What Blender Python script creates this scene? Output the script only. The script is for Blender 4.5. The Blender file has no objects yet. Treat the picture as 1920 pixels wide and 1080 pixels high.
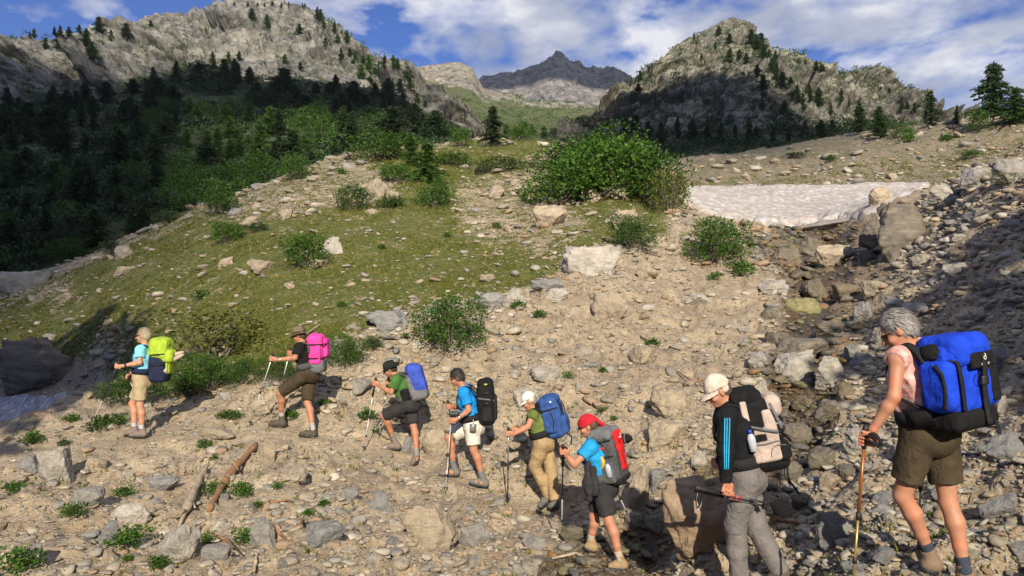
import bpy, bmesh, math, random
import numpy as np
from mathutils import Vector, Matrix
random.seed(7); RNG = np.random.default_rng(7)
SC = bpy.context.scene; COL = SC.collection
F = 1507.0                                     # focal length in photo pixels (1920 wide)
# ------------------------------------------------------------------ camera
cam_d = bpy.data.cameras.new('camera'); cam = bpy.data.objects.new('camera', cam_d); COL.objects.link(cam)
cam_d.sensor_width = 36.0; cam_d.lens = 36.0*F/1920.0
cam.location = (0, 0, 0); cam.rotation_euler = (math.radians(90), 0, 0)
cam_d.clip_start = 0.1; cam_d.clip_end = 20000
SC.camera = cam
SC.render.resolution_x = 1024; SC.render.resolution_y = 576
SC.view_settings.view_transform = 'Standard'; SC.view_settings.look = 'None'
SC.view_settings.exposure = 0.0; SC.view_settings.gamma = 1.0
# ------------------------------------------------------------------ sun and sky
SUN_EL = 28.0; SUN_AZX = 0.07                  # sun stands behind the camera, a little to its right
_e = math.radians(SUN_EL)
SUND = Vector((SUN_AZX*math.cos(_e), -math.cos(_e), math.sin(_e))).normalized()   # towards the sun
sl = bpy.data.lights.new('sun', 'SUN'); sl.energy = 5.0; sl.angle = math.radians(0.5); sl.color = (1.0, 0.89, 0.72)
so = bpy.data.objects.new('sun', sl); COL.objects.link(so)
so.rotation_euler = SUND.to_track_quat('Z', 'Y').to_euler(); so.location = (0, -20, 30)
W = bpy.data.worlds.new('World'); SC.world = W; W.use_nodes = True
def N(nt, typ, **kw):
    n = nt.nodes.new(typ)
    for k, v in kw.items():
        if k == 'ins':
            for a, b in v.items():
                if isinstance(b, bpy.types.NodeSocket): nt.links.new(b, n.inputs[a])
                else: n.inputs[a].default_value = b
        else: setattr(n, k, v)
    return n
def math_n(nt, op, a, b=0.0, clamp=False):
    n = nt.nodes.new('ShaderNodeMath'); n.operation = op; n.use_clamp = clamp
    for i, x in enumerate((a, b)):
        if isinstance(x, bpy.types.NodeSocket): nt.links.new(x, n.inputs[i])
        else: n.inputs[i].default_value = x
    return n.outputs[0]
def ramp(nt, fac, stops, interp='LINEAR'):
    n = nt.nodes.new('ShaderNodeValToRGB'); n.color_ramp.interpolation = interp
    cr = n.color_ramp
    while len(cr.elements) < len(stops): cr.elements.new(0.5)
    for e, (p, c) in zip(cr.elements, stops):
        e.position = p; e.color = (c, c, c, 1) if isinstance(c, (int, float)) else (*c, 1)
    nt.links.new(fac, n.inputs[0]); return n.outputs[0]
def mixc(nt, fac, a, b, blend='MIX'):
    n = nt.nodes.new('ShaderNodeMix'); n.data_type = 'RGBA'; n.blend_type = blend
    for i, x in ((0, fac), (6, a), (7, b)):
        if isinstance(x, bpy.types.NodeSocket): nt.links.new(x, n.inputs[i])
        elif i == 0: n.inputs[0].default_value = x
        else: n.inputs[i].default_value = (*x, 1)
    return n.outputs[2]
def noise_n(nt, vec, scale, detail=4.0, rough=0.55, dist=0.0):
    n = N(nt, 'ShaderNodeTexNoise', ins={'Scale': scale, 'Detail': detail, 'Roughness': rough, 'Distortion': dist})
    if vec is not None: nt.links.new(vec, n.inputs['Vector'])
    return n
def world():
    nt = W.node_tree; nt.nodes.clear()
    out = N(nt, 'ShaderNodeOutputWorld'); bg = N(nt, 'ShaderNodeBackground'); nt.links.new(bg.outputs[0], out.inputs[0])
    sky = N(nt, 'ShaderNodeTexSky'); sky.sky_type = 'NISHITA'; sky.sun_disc = False
    sky.sun_elevation = math.radians(SUN_EL); sky.sun_rotation = math.atan2(SUND.x, SUND.y)
    sky.altitude = 2000; sky.air_density = 1.0; sky.dust_density = 0.3; sky.ozone_density = 2.5
    tc = N(nt, 'ShaderNodeTexCoord'); sep = N(nt, 'ShaderNodeSeparateXYZ', ins={0: tc.outputs['Generated']})
    # a cloud deck: directions projected to a plane overhead
    zc = math_n(nt, 'ADD', math_n(nt, 'MAXIMUM', sep.outputs[2], 0.0), 0.16)
    px = math_n(nt, 'DIVIDE', sep.outputs[0], zc); py = math_n(nt, 'DIVIDE', sep.outputs[1], zc)
    cv = N(nt, 'ShaderNodeCombineXYZ', ins={0: px, 1: py, 2: 0.0})
    mp = N(nt, 'ShaderNodeMapping', ins={0: cv.outputs[0], 'Location': (3.1, 0.7, 0), 'Rotation': (0, 0, math.radians(28)), 'Scale': (1.35, 1.1, 1)})
    n1 = noise_n(nt, mp.outputs[0], 2.6, 9, 0.55, 0.15)
    # more cloud towards the right (east) of the view, clear towards the far left
    bias = math_n(nt, 'MULTIPLY', math_n(nt, 'ADD', px, 0.62), 0.27)
    bias = math_n(nt, 'MINIMUM', math_n(nt, 'MAXIMUM', bias, -0.32), 0.035)
    dens = math_n(nt, 'ADD', n1.outputs[0], bias)
    cover = ramp(nt, dens, [(0.43, 0.0), (0.50, 0.5), (0.59, 0.96)])
    n2 = noise_n(nt, mp.outputs[0], 2.3, 8, 0.52, 0.2)
    tone = ramp(nt, n2.outputs[0], [(0.36, (0.38, 0.43, 0.58)), (0.49, (0.58, 0.62, 0.74)), (0.60, (0.98, 0.98, 1.02))])
    skc = mixc(nt, 1.0, sky.outputs[0], (0.44, 0.84, 1.62), 'MULTIPLY')
    tone = mixc(nt, 1.0, tone, (14.0, 14.0, 14.0), 'MULTIPLY')
    c = mixc(nt, cover, skc, tone)
    nt.links.new(c, bg.inputs[0]); bg.inputs[1].default_value = 0.052
world()
EXPOSURE = 0.38
SC.view_settings.exposure = EXPOSURE
# ------------------------------------------------------------------ helpers
def tag(o, label=None, cat=None, group=None, kind=None):
    if label: o['label'] = label
    if cat: o['category'] = cat
    if group: o['group'] = group
    if kind: o['kind'] = kind
    return o
ORG = {}
def empty(name, loc, label=None, cat=None, group=None):
    o = bpy.data.objects.new(name, None); o.location = loc; o.empty_display_size = 0.2; COL.objects.link(o)
    ORG[o.name] = np.array(loc, float)
    return tag(o, label, cat, group)
def new_mesh(name, V, Fc, mat, smooth=True):
    me = bpy.data.meshes.new(name)
    V = np.asarray(V, np.float32)
    if isinstance(Fc, np.ndarray):
        n, k = Fc.shape
        me.vertices.add(len(V)); me.vertices.foreach_set('co', V.ravel())
        me.loops.add(n*k); me.loops.foreach_set('vertex_index', Fc.astype(np.int32).ravel())
        me.polygons.add(n); me.polygons.foreach_set('loop_start', np.arange(0, n*k, k, dtype=np.int32))
        me.polygons.foreach_set('loop_total', np.full(n, k, np.int32))
        me.update(calc_edges=True); me.validate()
    else:
        me.from_pydata([tuple(v) for v in V], [], [tuple(f) for f in Fc]); me.update()
    if mat: me.materials.append(mat)
    if smooth: me.polygons.foreach_set('use_smooth', [True]*len(me.polygons))
    return me
def mk(name, V, Fc, mat, parent=None, smooth=True, origin=None):
    """one mesh object from world coordinates"""
    V = np.asarray(V, float)
    if parent is not None: org = ORG[parent.name]
    else: org = np.array(origin if origin is not None else (0, 0, 0), float)
    o = bpy.data.objects.new(name, new_mesh(name, V-org, Fc, mat, smooth)); COL.objects.link(o)
    if parent is not None: o.parent = parent
    else: o.location = org
    ORG[o.name] = org
    return o
def copy_tree(o, loc, rz=0.0, sc=1.0, tilt=(0, 0)):
    c = o.copy(); COL.objects.link(c); c.location = loc; c.rotation_euler = (tilt[0], tilt[1], rz)
    c.scale = (sc, sc, sc) if isinstance(sc, (int, float)) else sc
    for ch in o.children:
        k = ch.copy(); COL.objects.link(k); k.parent = c
        for g in ch.children:
            q = g.copy(); COL.objects.link(q); q.parent = k
    return c
def px(u, v, d): return np.array([(u-960)/F*d, d, -(v-540)/F*d])
def nrm(a): a = np.asarray(a, float); return a/(np.linalg.norm(a)+1e-9)
# value noise -------------------------------------------------------
def _h(i, j, k):
    n = (i.astype(np.uint32)*np.uint32(374761393) + j.astype(np.uint32)*np.uint32(668265263) + k.astype(np.uint32)*np.uint32(2147483647-3266489))
    n = (n ^ (n >> np.uint32(13)))*np.uint32(1274126177); n = n ^ (n >> np.uint32(16))
    return (n & np.uint32(0xffffff)).astype(np.float32)/8388607.5 - 1.0
def vnoise(P, s=1.0, seed=0):
    """smooth noise in -1..1 of points P (n,3) at wavelength s"""
    q = np.asarray(P, np.float64)/s + seed*17.31
    i = np.floor(q).astype(np.int64); f = (q-i).astype(np.float32); f = f*f*f*(f*(f*6-15)+10)
    r = 0
    for a in (0, 1):
        wa = f[:, 0] if a else 1-f[:, 0]
        for b in (0, 1):
            wb = f[:, 1] if b else 1-f[:, 1]
            for c in (0, 1):
                wc = f[:, 2] if c else 1-f[:, 2]
                r = r + wa*wb*wc*_h(i[:, 0]+a, i[:, 1]+b, i[:, 2]+c)
    return r
def fbm(P, s, oct=4, gain=0.5, seed=0, ridged=False):
    r = 0; a = 1.0
    for o in range(oct):
        n = vnoise(P, s/(2.03**o), seed+o)
        if ridged: n = 1-2*np.abs(n)
        r = r + a*n; a *= gain
    return r
def facet(P, s, seed=0, tilt=1.0):
    """fractured-rock noise: every cell of a random tiling is a plane of its own"""
    q = np.asarray(P, np.float64)/s + seed*7.77; i = np.floor(q).astype(np.int64); best = np.full(len(q), 1e9, np.float32); r = np.zeros(len(q), np.float32)
    for a in (-1, 0, 1):
        for b in (-1, 0, 1):
            for c in (-1, 0, 1):
                I, J_, K_ = i[:, 0]+a, i[:, 1]+b, i[:, 2]+c
                h = [_h(I+13*k, J_+7*k, K_+29*k) for k in range(7)]
                dx = q[:, 0]-(I+0.5+0.45*h[0]); dy = q[:, 1]-(J_+0.5+0.45*h[1]); dz = q[:, 2]-(K_+0.5+0.45*h[2]); d = dx*dx+dy*dy+dz*dz
                m = d < best; best = np.where(m, d, best); r = np.where(m, 0.55*h[3]+tilt*(h[4]*dx+h[5]*dy+h[6]*dz), r)
    return r
def in_poly(u, v, poly):
    u = np.asarray(u); v = np.asarray(v); r = np.zeros(u.shape, bool); n = len(poly)
    for i in range(n):
        x1, y1 = poly[i]; x2, y2 = poly[(i+1) % n]
        if y1 == y2: continue
        c = ((y1 > v) != (y2 > v)) & (u < (x2-x1)*(v-y1)/(y2-y1)+x1)
        r ^= c
    return r
def poly_dist(u, v, poly, closed=True):
    u = np.asarray(u, float); v = np.asarray(v, float); r = np.full(u.shape, 1e9); n = len(poly)
    for i in range(n if closed else n-1):
        x1, y1 = poly[i]; x2, y2 = poly[(i+1) % n]; dx, dy = x2-x1, y2-y1
        t = np.clip(((u-x1)*dx+(v-y1)*dy)/(dx*dx+dy*dy+1e-9), 0, 1)
        r = np.minimum(r, np.hypot(u-x1-t*dx, v-y1-t*dy))
    return r
def sdist(u, v, poly):
    d = poly_dist(u, v, poly); return np.where(in_poly(u, v, poly), d, -d)
def sstep(a, b, x):
    t = np.clip((x-a)/(b-a), 0, 1); return t*t*(3-2*t)
# ------------------------------------------------------------------ materials
def new_mat(name):
    m = bpy.data.materials.new(name); m.use_nodes = True; nt = m.node_tree; nt.nodes.clear()
    out = N(nt, 'ShaderNodeOutputMaterial'); b = N(nt, 'ShaderNodeBsdfPrincipled'); nt.links.new(b.outputs[0], out.inputs[0])
    return m, nt, b, out
def bump(nt, b, height, strength=0.5, dist=0.02, prev=None):
    n = N(nt, 'ShaderNodeBump', ins={'Strength': strength, 'Distance': dist, 'Height': height})
    if prev: nt.links.new(prev, n.inputs['Normal'])
    if b: nt.links.new(n.outputs[0], b.inputs['Normal'])
    return n.outputs[0]
def cloth(name, c, rough=0.85, var=0.26, weave=True, sheen=0.0):
    m, nt, b, _ = new_mat(name); tc = N(nt, 'ShaderNodeTexCoord'); o = tc.outputs['Object']
    n = noise_n(nt, o, 9, 5, 0.6)
    dark = tuple(x*(1-var) for x in c); lite = tuple(min(1, x*(1+var)) for x in c)
    nt.links.new(ramp(nt, n.outputs[0], [(0.3, dark), (0.7, lite)]), b.inputs['Base Color'])
    b.inputs['Roughness'].default_value = rough; b.inputs['Specular IOR Level'].default_value = 0.15
    w = noise_n(nt, o, 15, 4, 0.55, 1.2)
    p = bump(nt, None, w.outputs[0], 0.75, 0.018)
    if weave:
        w2 = noise_n(nt, o, 420, 2, 0.5); bump(nt, b, w2.outputs[0], 0.35, 0.002, p)
    else: nt.links.new(p, b.inputs['Normal'])
    return m
def plain(name, c, rough=0.5, metal=0.0):
    m, nt, b, _ = new_mat(name); tc = N(nt, 'ShaderNodeTexCoord')
    n = noise_n(nt, tc.outputs['Object'], 25, 4, 0.6)
    nt.links.new(ramp(nt, n.outputs[0], [(0.3, tuple(x*0.85 for x in c)), (0.7, c)]), b.inputs['Base Color'])
    b.inputs['Roughness'].default_value = rough; b.inputs['Metallic'].default_value = metal
    return m
def skin_mat(name, c):
    m, nt, b, _ = new_mat(name); tc = N(nt, 'ShaderNodeTexCoord'); o = tc.outputs['Object']
    n = noise_n(nt, o, 6, 5, 0.6)
    red = (min(1, c[0]*1.06), c[1]*0.80, c[2]*0.74)
    nt.links.new(ramp(nt, n.outputs[0], [(0.32, red), (0.50, c), (0.62, tuple(x*0.86 for x in c)), (0.7, c)]), b.inputs['Base Color'])
    b.inputs['Roughness'].default_value = 0.58; b.inputs['Subsurface Weight'].default_value = 0.06
    b.inputs['Subsurface Radius'].default_value = (0.02, 0.008, 0.004); b.inputs['Subsurface Scale'].default_value = 0.5
    w = noise_n(nt, o, 60, 4, 0.6); bump(nt, b, w.outputs[0], 0.25, 0.004)
    return m
def hair_mat(name, c):
    m, nt, b, _ = new_mat(name); tc = N(nt, 'ShaderNodeTexCoord')
    mp = N(nt, 'ShaderNodeMapping', ins={0: tc.outputs['Object'], 'Scale': (1, 1, 0.15)})
    n = noise_n(nt, mp.outputs[0], 230, 3, 0.6)
    nt.links.new(ramp(nt, n.outputs[0], [(0.3, tuple(x*0.5 for x in c)), (0.65, c)]), b.inputs['Base Color'])
    b.inputs['Roughness'].default_value = 0.55; bump(nt, b, n.outputs[0], 0.5, 0.004)
    return m
def stone_mat(name, per='island', cols=None, wet=0.0, warm=False):
    m, nt, b, _ = new_mat(name); tc = N(nt, 'ShaderNodeTexCoord'); o = tc.outputs['Object']
    if per == 'island': r = N(nt, 'ShaderNodeNewGeometry').outputs['Random Per Island']
    else: r = N(nt, 'ShaderNodeObjectInfo').outputs['Random']
    cols = cols or [(0.33, 0.295, 0.24), (0.27, 0.255, 0.225), (0.40, 0.36, 0.29), (0.22, 0.215, 0.205), (0.37, 0.30, 0.21), (0.45, 0.41, 0.34), (0.30, 0.265, 0.20), (0.34, 0.24, 0.155)]
    base = ramp(nt, r, [(i/len(cols), c) for i, c in enumerate(cols)], 'CONSTANT')
    n = noise_n(nt, o, 3.5, 8, 0.68, 0.4)
    v = ramp(nt, n.outputs[0], [(0.30, 0.55), (0.52, 1.0), (0.72, 1.32)])
    c = mixc(nt, 1.0, base, v, 'MULTIPLY')
    mp = N(nt, 'ShaderNodeMapping', ins={0: o, 'Rotation': (0.5, 0.3, 0), 'Scale': (1.2, 1.2, 7)})
    n2 = noise_n(nt, mp.outputs[0], 2.4, 6, 0.62, 0.5)
    c = mixc(nt, math_n(nt, 'MULTIPLY', ramp(nt, n2.outputs[0], [(0.48, 0.0), (0.66, 1.0)]), 0.45), c, (0.36, 0.29, 0.20))
    n4 = noise_n(nt, o, 11, 5, 0.7)
    c = mixc(nt, math_n(nt, 'MULTIPLY', ramp(nt, n4.outputs[0], [(0.60, 0.0), (0.68, 1.0)]), 0.5), c, (0.10, 0.10, 0.09))
    if wet: c = mixc(nt, 1.0, c, (1-0.6*wet, 1-0.62*wet, 1-0.68*wet), 'MULTIPLY')
    nt.links.new(c, b.inputs['Base Color']); b.inputs['Roughness'].default_value = 0.88-0.55*wet
    n3 = noise_n(nt, o, 22, 9, 0.72)
    p = bump(nt, None, n.outputs[0], 0.7, 0.08); p = bump(nt, None, n2.outputs[0], 0.4, 0.04, p); bump(nt, b, n3.outputs[0], 0.6, 0.02, p)
    return m
def ground_mat():
    m, nt, b, _ = new_mat('ground_soil'); tc = N(nt, 'ShaderNodeTexCoord'); o = tc.outputs['Object']
    at = N(nt, 'ShaderNodeAttribute', attribute_name='mask'); sp = N(nt, 'ShaderNodeSeparateColor', ins={0: at.outputs[0]})
    grass, wet, brown = sp.outputs[0], sp.outputs[1], sp.outputs[2]
    n1 = noise_n(nt, o, 1.1, 9, 0.68); n2 = noise_n(nt, o, 7, 8, 0.7)
    sand = ramp(nt, n1.outputs[0], [(0.32, (0.215, 0.155, 0.092)), (0.5, (0.35, 0.265, 0.165)), (0.68, (0.44, 0.355, 0.235))])
    sand = mixc(nt, 1.0, sand, ramp(nt, n2.outputs[0], [(0.34, 0.45), (0.48, 0.95), (0.66, 1.2)]), 'MULTIPLY')
    brn = ramp(nt, n2.outputs[0], [(0.34, (0.07, 0.048, 0.03)), (0.5, (0.165, 0.118, 0.072)), (0.68, (0.26, 0.20, 0.13))])
    base = mixc(nt, brown, sand, brn)
    # gravel: cells of different size as small stones
    vo = N(nt, 'ShaderNodeTexVoronoi', ins={0: o, 'Scale': 22.0, 'Randomness': 1.0})
    vo2 = N(nt, 'ShaderNodeTexVoronoi', ins={0: o, 'Scale': 55.0, 'Randomness': 1.0})
    s1 = N(nt, 'ShaderNodeSeparateColor', ins={0: vo.outputs['Color']}); s2 = N(nt, 'ShaderNodeSeparateColor', ins={0: vo2.outputs['Color']})
    gcol = ramp(nt, s1.outputs[1], [(0.0, (0.20, 0.18, 0.15)), (0.4, (0.33, 0.29, 0.23)), (0.75, (0.42, 0.38, 0.31)), (1.0, (0.26, 0.21, 0.15))])
    gm = math_n(nt, 'MULTIPLY', ramp(nt, s1.outputs[0], [(0.52, 0.0), (0.56, 1.0)]), ramp(nt, vo.outputs['Distance'], [(0.32, 1.0), (0.5, 0.0)]))
    base = mixc(nt, math_n(nt, 'MULTIPLY', gm, 0.85), base, gcol)
    base = mixc(nt, math_n(nt, 'MULTIPLY', ramp(nt, s2.outputs[0], [(0.5, 0.0), (0.55, 1.0)]), 0.5), base, ramp(nt, s2.outputs[1], [(0.0, (0.16, 0.14, 0.11)), (1.0, (0.46, 0.42, 0.35))]))
    n3 = noise_n(nt, o, 1.6, 7, 0.7, 0.6); n4 = noise_n(nt, o, 16, 6, 0.7)
    gf = math_n(nt, 'ADD', grass, math_n(nt, 'MULTIPLY', math_n(nt, 'SUBTRACT', n3.outputs[0], 0.53), 3.0))
    gf = math_n(nt, 'ADD', gf, math_n(nt, 'MULTIPLY', math_n(nt, 'SUBTRACT', n4.outputs[0], 0.5), 2.6))
    gf = math_n(nt, 'MULTIPLY', ramp(nt, gf, [(0.42, 0.0), (0.58, 1.0)]), ramp(nt, grass, [(0.02, 0.0), (0.15, 1.0)]))
    gcol2 = ramp(nt, n2.outputs[0], [(0.3, (0.024, 0.048, 0.005)), (0.45, (0.062, 0.088, 0.008)), (0.57, (0.130, 0.118, 0.020)), (0.68, (0.24, 0.17, 0.07))])
    base = mixc(nt, gf, base, gcol2)
    base = mixc(nt, wet, base, mixc(nt, 1.0, base, (0.26, 0.215, 0.16), 'MULTIPLY'))
    nt.links.new(base, b.inputs['Base Color'])
    nt.links.new(math_n(nt, 'SUBTRACT', 0.93, math_n(nt, 'MULTIPLY', wet, 0.55)), b.inputs['Roughness'])
    p = bump(nt, None, n2.outputs[0], 0.6, 0.05)
    p = bump(nt, None, math_n(nt, 'MULTIPLY', math_n(nt, 'SUBTRACT', 0.6, vo.outputs['Distance']), gm), 1.0, 0.03, p)
    bump(nt, b, vo2.outputs['Distance'], -0.7, 0.012, p)
    return m
def mountain_mat(name, scale=1.0, green=0.5, tint=(1, 1, 1), grass_c=((0.05, 0.075, 0.02), (0.13, 0.15, 0.05))):
    m, nt, b, _ = new_mat(name); geo = N(nt, 'ShaderNodeNewGeometry'); o = geo.outputs['Position']
    at = N(nt, 'ShaderNodeAttribute', attribute_name='mask'); gmk = N(nt, 'ShaderNodeSeparateColor', ins={0: at.outputs[0]}).outputs[0]
    n1 = noise_n(nt, o, 0.035/scale, 10, 0.66, 0.4); n2 = noise_n(nt, o, 0.22/scale, 9, 0.68, 0.3)
    rock = ramp(nt, n1.outputs[0], [(0.32, (0.17, 0.165, 0.16)), (0.46, (0.29, 0.272, 0.24)), (0.58, (0.37, 0.34, 0.285)), (0.72, (0.25, 0.25, 0.25))])
    rock = mixc(nt, 1.0, rock, ramp(nt, n2.outputs[0], [(0.36, 0.38), (0.47, 0.95), (0.66, 1.25)]), 'MULTIPLY')
    mp = N(nt, 'ShaderNodeMapping', ins={0: o, 'Rotation': (0.25, 0.35, 0.2), 'Scale': (1.0, 1.0, 0.28)})
    vo = N(nt, 'ShaderNodeTexVoronoi', feature='DISTANCE_TO_EDGE', ins={0: mp.outputs[0], 'Scale': 0.14/scale})
    nd = noise_n(nt, o, 0.6/scale, 6, 0.7)
    cr = math_n(nt, 'ADD', vo.outputs['Distance'], math_n(nt, 'MULTIPLY', math_n(nt, 'SUBTRACT', nd.outputs[0], 0.5), 0.22))
    rock = mixc(nt, math_n(nt, 'MULTIPLY', ramp(nt, cr, [(0.0, 1.0), (0.07, 0.0)]), 0.45), rock, (0.07, 0.065, 0.06))
    rock = mixc(nt, 1.0, rock, tint, 'MULTIPLY')
    nz = N(nt, 'ShaderNodeSeparateXYZ', ins={0: geo.outputs['Normal']}).outputs[2]
    n3 = noise_n(nt, o, 0.05/scale, 8, 0.72, 0.3); n5 = noise_n(nt, o, 0.45/scale, 5, 0.7)
    g = math_n(nt, 'ADD', math_n(nt, 'MULTIPLY', nz, 0.9), math_n(nt, 'MULTIPLY', math_n(nt, 'SUBTRACT', n3.outputs[0], 0.5), 1.9))
    g = math_n(nt, 'ADD', g, math_n(nt, 'MULTIPLY', math_n(nt, 'SUBTRACT', gmk, 0.5), 1.5))
    g = math_n(nt, 'ADD', g, math_n(nt, 'MULTIPLY', math_n(nt, 'SUBTRACT', n5.outputs[0], 0.5), 0.8))
    gf = ramp(nt, g, [(0.80-green*0.4, 0.0), (0.92-green*0.4, 1.0)])
    gc = ramp(nt, n5.outputs[0], [(0.35, grass_c[0]), (0.65, grass_c[1])])
    c = mixc(nt, gf, rock, gc)
    nt.links.new(c, b.inputs['Base Color']); b.inputs['Roughness'].default_value = 0.95
    p = bump(nt, None, n2.outputs[0], 0.9, 2.6*scale); p = bump(nt, None, ramp(nt, cr, [(0.0, 0.0), (0.15, 1.0)]), 0.6, 0.9*scale, p)
    bump(nt, b, nd.outputs[0], 0.8, 1.0*scale, p)
    return m
def leaf_mat(name, c1, c2, trans=0.3):
    m, nt, b, out = new_mat(name); geo = N(nt, 'ShaderNodeNewGeometry'); oi = N(nt, 'ShaderNodeObjectInfo')
    c = ramp(nt, geo.outputs['Random Per Island'], [(0.0, c1), (1.0, c2)])
    c = mixc(nt, 1.0, c, ramp(nt, oi.outputs['Random'], [(0.0, 0.72), (1.0, 1.25)]), 'MULTIPLY')
    nt.links.new(c, b.inputs['Base Color']); b.inputs['Roughness'].default_value = 0.6
    t = N(nt, 'ShaderNodeBsdfTranslucent'); nt.links.new(c, t.inputs[0])
    mx = N(nt, 'ShaderNodeMixShader', ins={0: trans}); nt.links.new(b.outputs[0], mx.inputs[1]); nt.links.new(t.outputs[0], mx.inputs[2])
    nt.links.new(mx.outputs[0], out.inputs[0]); return m
def bark_mat(name, c):
    m, nt, b, _ = new_mat(name); tc = N(nt, 'ShaderNodeTexCoord'); o = tc.outputs['Object']
    n = noise_n(nt, o, 18, 7, 0.7, 1.0)
    nt.links.new(ramp(nt, n.outputs[0], [(0.3, tuple(x*0.4 for x in c)), (0.6, c), (0.75, tuple(min(1, x*1.4) for x in c))]), b.inputs['Base Color'])
    b.inputs['Roughness'].default_value = 0.85; bump(nt, b, n.outputs[0], 0.8, 0.02); return m
M = {}
M['ground'] = ground_mat()
M['scree'] = stone_mat('stone_scree', 'island')
M['stone'] = stone_mat('stone_single', 'object')
M['stone_pale'] = stone_mat('stone_pale', 'object', [(0.42, 0.39, 0.34), (0.38, 0.355, 0.31), (0.45, 0.42, 0.37)])
M['stone_grey'] = stone_mat('stone_grey', 'object', [(0.255, 0.255, 0.25), (0.23, 0.235, 0.24), (0.29, 0.28, 0.265)])
M['stone_tan'] = stone_mat('stone_tan', 'object', [(0.40, 0.33, 0.24), (0.36, 0.30, 0.22), (0.42, 0.345, 0.25)])
M['stone_wet'] = stone_mat('stone_wet', 'island', [(0.20, 0.165, 0.115), (0.16, 0.15, 0.125), (0.27, 0.205, 0.12), (0.15, 0.15, 0.145), (0.30, 0.17, 0.07), (0.24, 0.22, 0.18), (0.22, 0.21, 0.10)], wet=0.55)
M['stone_wet1'] = stone_mat('stone_wet_single', 'object', [(0.23, 0.185, 0.125), (0.20, 0.175, 0.13), (0.25, 0.22, 0.175)], wet=0.45)
M['stone_moss'] = stone_mat('stone_mossy', 'object', [(0.24, 0.225, 0.10), (0.24, 0.22, 0.11)])
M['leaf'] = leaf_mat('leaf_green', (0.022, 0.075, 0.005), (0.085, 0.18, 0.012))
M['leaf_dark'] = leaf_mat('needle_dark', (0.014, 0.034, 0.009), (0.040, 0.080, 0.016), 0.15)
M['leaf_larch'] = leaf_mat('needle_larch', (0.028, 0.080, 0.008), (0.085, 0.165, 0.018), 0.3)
M['leaf_yellow'] = leaf_mat('leaf_yellow_green', (0.085, 0.115, 0.014), (0.19, 0.20, 0.03), 0.35)
M['grass'] = leaf_mat('grass_blades', (0.032, 0.080, 0.004), (0.20, 0.175, 0.028), 0.3)
M['bark'] = bark_mat('bark_grey', (0.16, 0.13, 0.10))
M['wood_pale'] = bark_mat('driftwood_pale', (0.46, 0.37, 0.27)); M['wood_red'] = bark_mat('driftwood_brown', (0.36, 0.19, 0.09))
# ------------------------------------------------------------------ near terrain (one heightfield through surveyed points)
CP = [  # photo pixel u, v and depth in metres
(-300,1080,7.5),(0,1080,7.0),(300,1080,6.8),(600,1080,6.8),(900,1080,7.2),(1050,1080,7.9),(1200,1080,7.9),(1400,1092,6.2),(1470,1080,6.2),(1600,1080,5.4),(1730,1082,5.0),(1820,1086,4.95),(1920,1080,4.9),
(1155,1070,8.1),(1105,1035,8.4),(1030,954,10.4),(845,893,11.1),(897,912,10.9),(735,843,12.0),(782,871,11.9),(520,799,12.1),(577,820,11.9),(255,821,11.8),
(0,950,9.2),(300,950,9.0),(600,950,9.0),(800,1000,8.6),(950,1020,8.8),(0,832,12),(90,792,13),(170,764,14),(300,770,13.6),(400,745,13.8),
(-300,840,12.5),(-300,800,19),(-300,745,26),(0,818,16.5),(0,756,25),(165,759,22),(90,790,18),(0,660,28),(100,650,28),(0,600,32),(0,545,40),(0,535,46),(-300,600,34),(-300,560,48),
(200,732,15.5),(300,690,17.5),(430,690,15.5),(200,600,25),(200,500,34),(200,472,41),(350,600,20),(350,500,27),(350,402,42),(500,620,16.8),(500,550,20),(500,450,27),(500,347,43),
(640,640,15),(640,550,18.5),(640,450,25),(640,350,35),(655,290,46),(800,600,16),(800,500,22),(800,400,30),(800,300,42),(800,272,52),(950,575,17),(950,480,23),(950,400,30),(950,300,44),(1000,268,54),
(1100,500,19.5),(1100,430,25),(1100,380,31),(1100,300,45),(1200,430,24),(1200,390,30),(1230,330,42),(1280,395,31),(1290,362,38),
(700,745,13.2),(800,780,12.9),(880,700,13.7),(760,640,15),(950,770,12.5),(1000,640,15),(1100,780,12.2),(1100,860,11),(1150,960,9.6),(1200,600,16.3),(1150,680,14),(1300,700,13.5),(1300,600,17),(1300,500,22),(1350,440,26),(1280,440,24.5),(1200,520,19),
(1300,900,9.3),(1300,985,8),(1430,880,9.2),(1480,760,11.5),(1500,690,13),(1500,600,16.5),(1530,520,21),(1550,460,26),(1450,432,28.5),(1400,560,18.5),(1400,480,24),
(1600,800,9.6),(1600,940,7),(1650,700,12),(1700,900,7),(1850,900,6.3),(1650,600,15),(1750,560,14.5),(1680,500,19),(1700,400,24),(1645,400,26),(1760,352,24),(1850,420,16.5),(1850,342,19),(1920,312,18),(1920,450,13),(1920,600,9.5),(1900,750,7.6),(1920,900,6),
(1645,385,33),(1760,365,30),(1850,350,27),(1920,330,26),
(1300,357,58),(1500,352,60),(1740,346,60),(1320,398,40),(1450,420,32),(1600,400,37),
(1260,300,95),(1300,347,64),(1500,342,64),(1500,302,78),(1500,269,93),(1730,300,70),(1730,241,83),(1920,270,67),(1920,225,74),(1800,330,60),(1850,340,45),
(1500,285,110),(1730,262,105),(1920,250,100),(1260,312,115),(2200,200,70),(2200,330,20),(2200,235,100),(2300,500,12),
(350,440,62),(500,395,62),(650,325,65),(800,300,72),(1000,293,72),(1130,305,80),(1200,318,70),
(350,460,100),(650,360,100),(950,310,110),(0,560,62),(0,560,110),(-900,620,40),(-900,600,100),(-900,760,20)]
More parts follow.
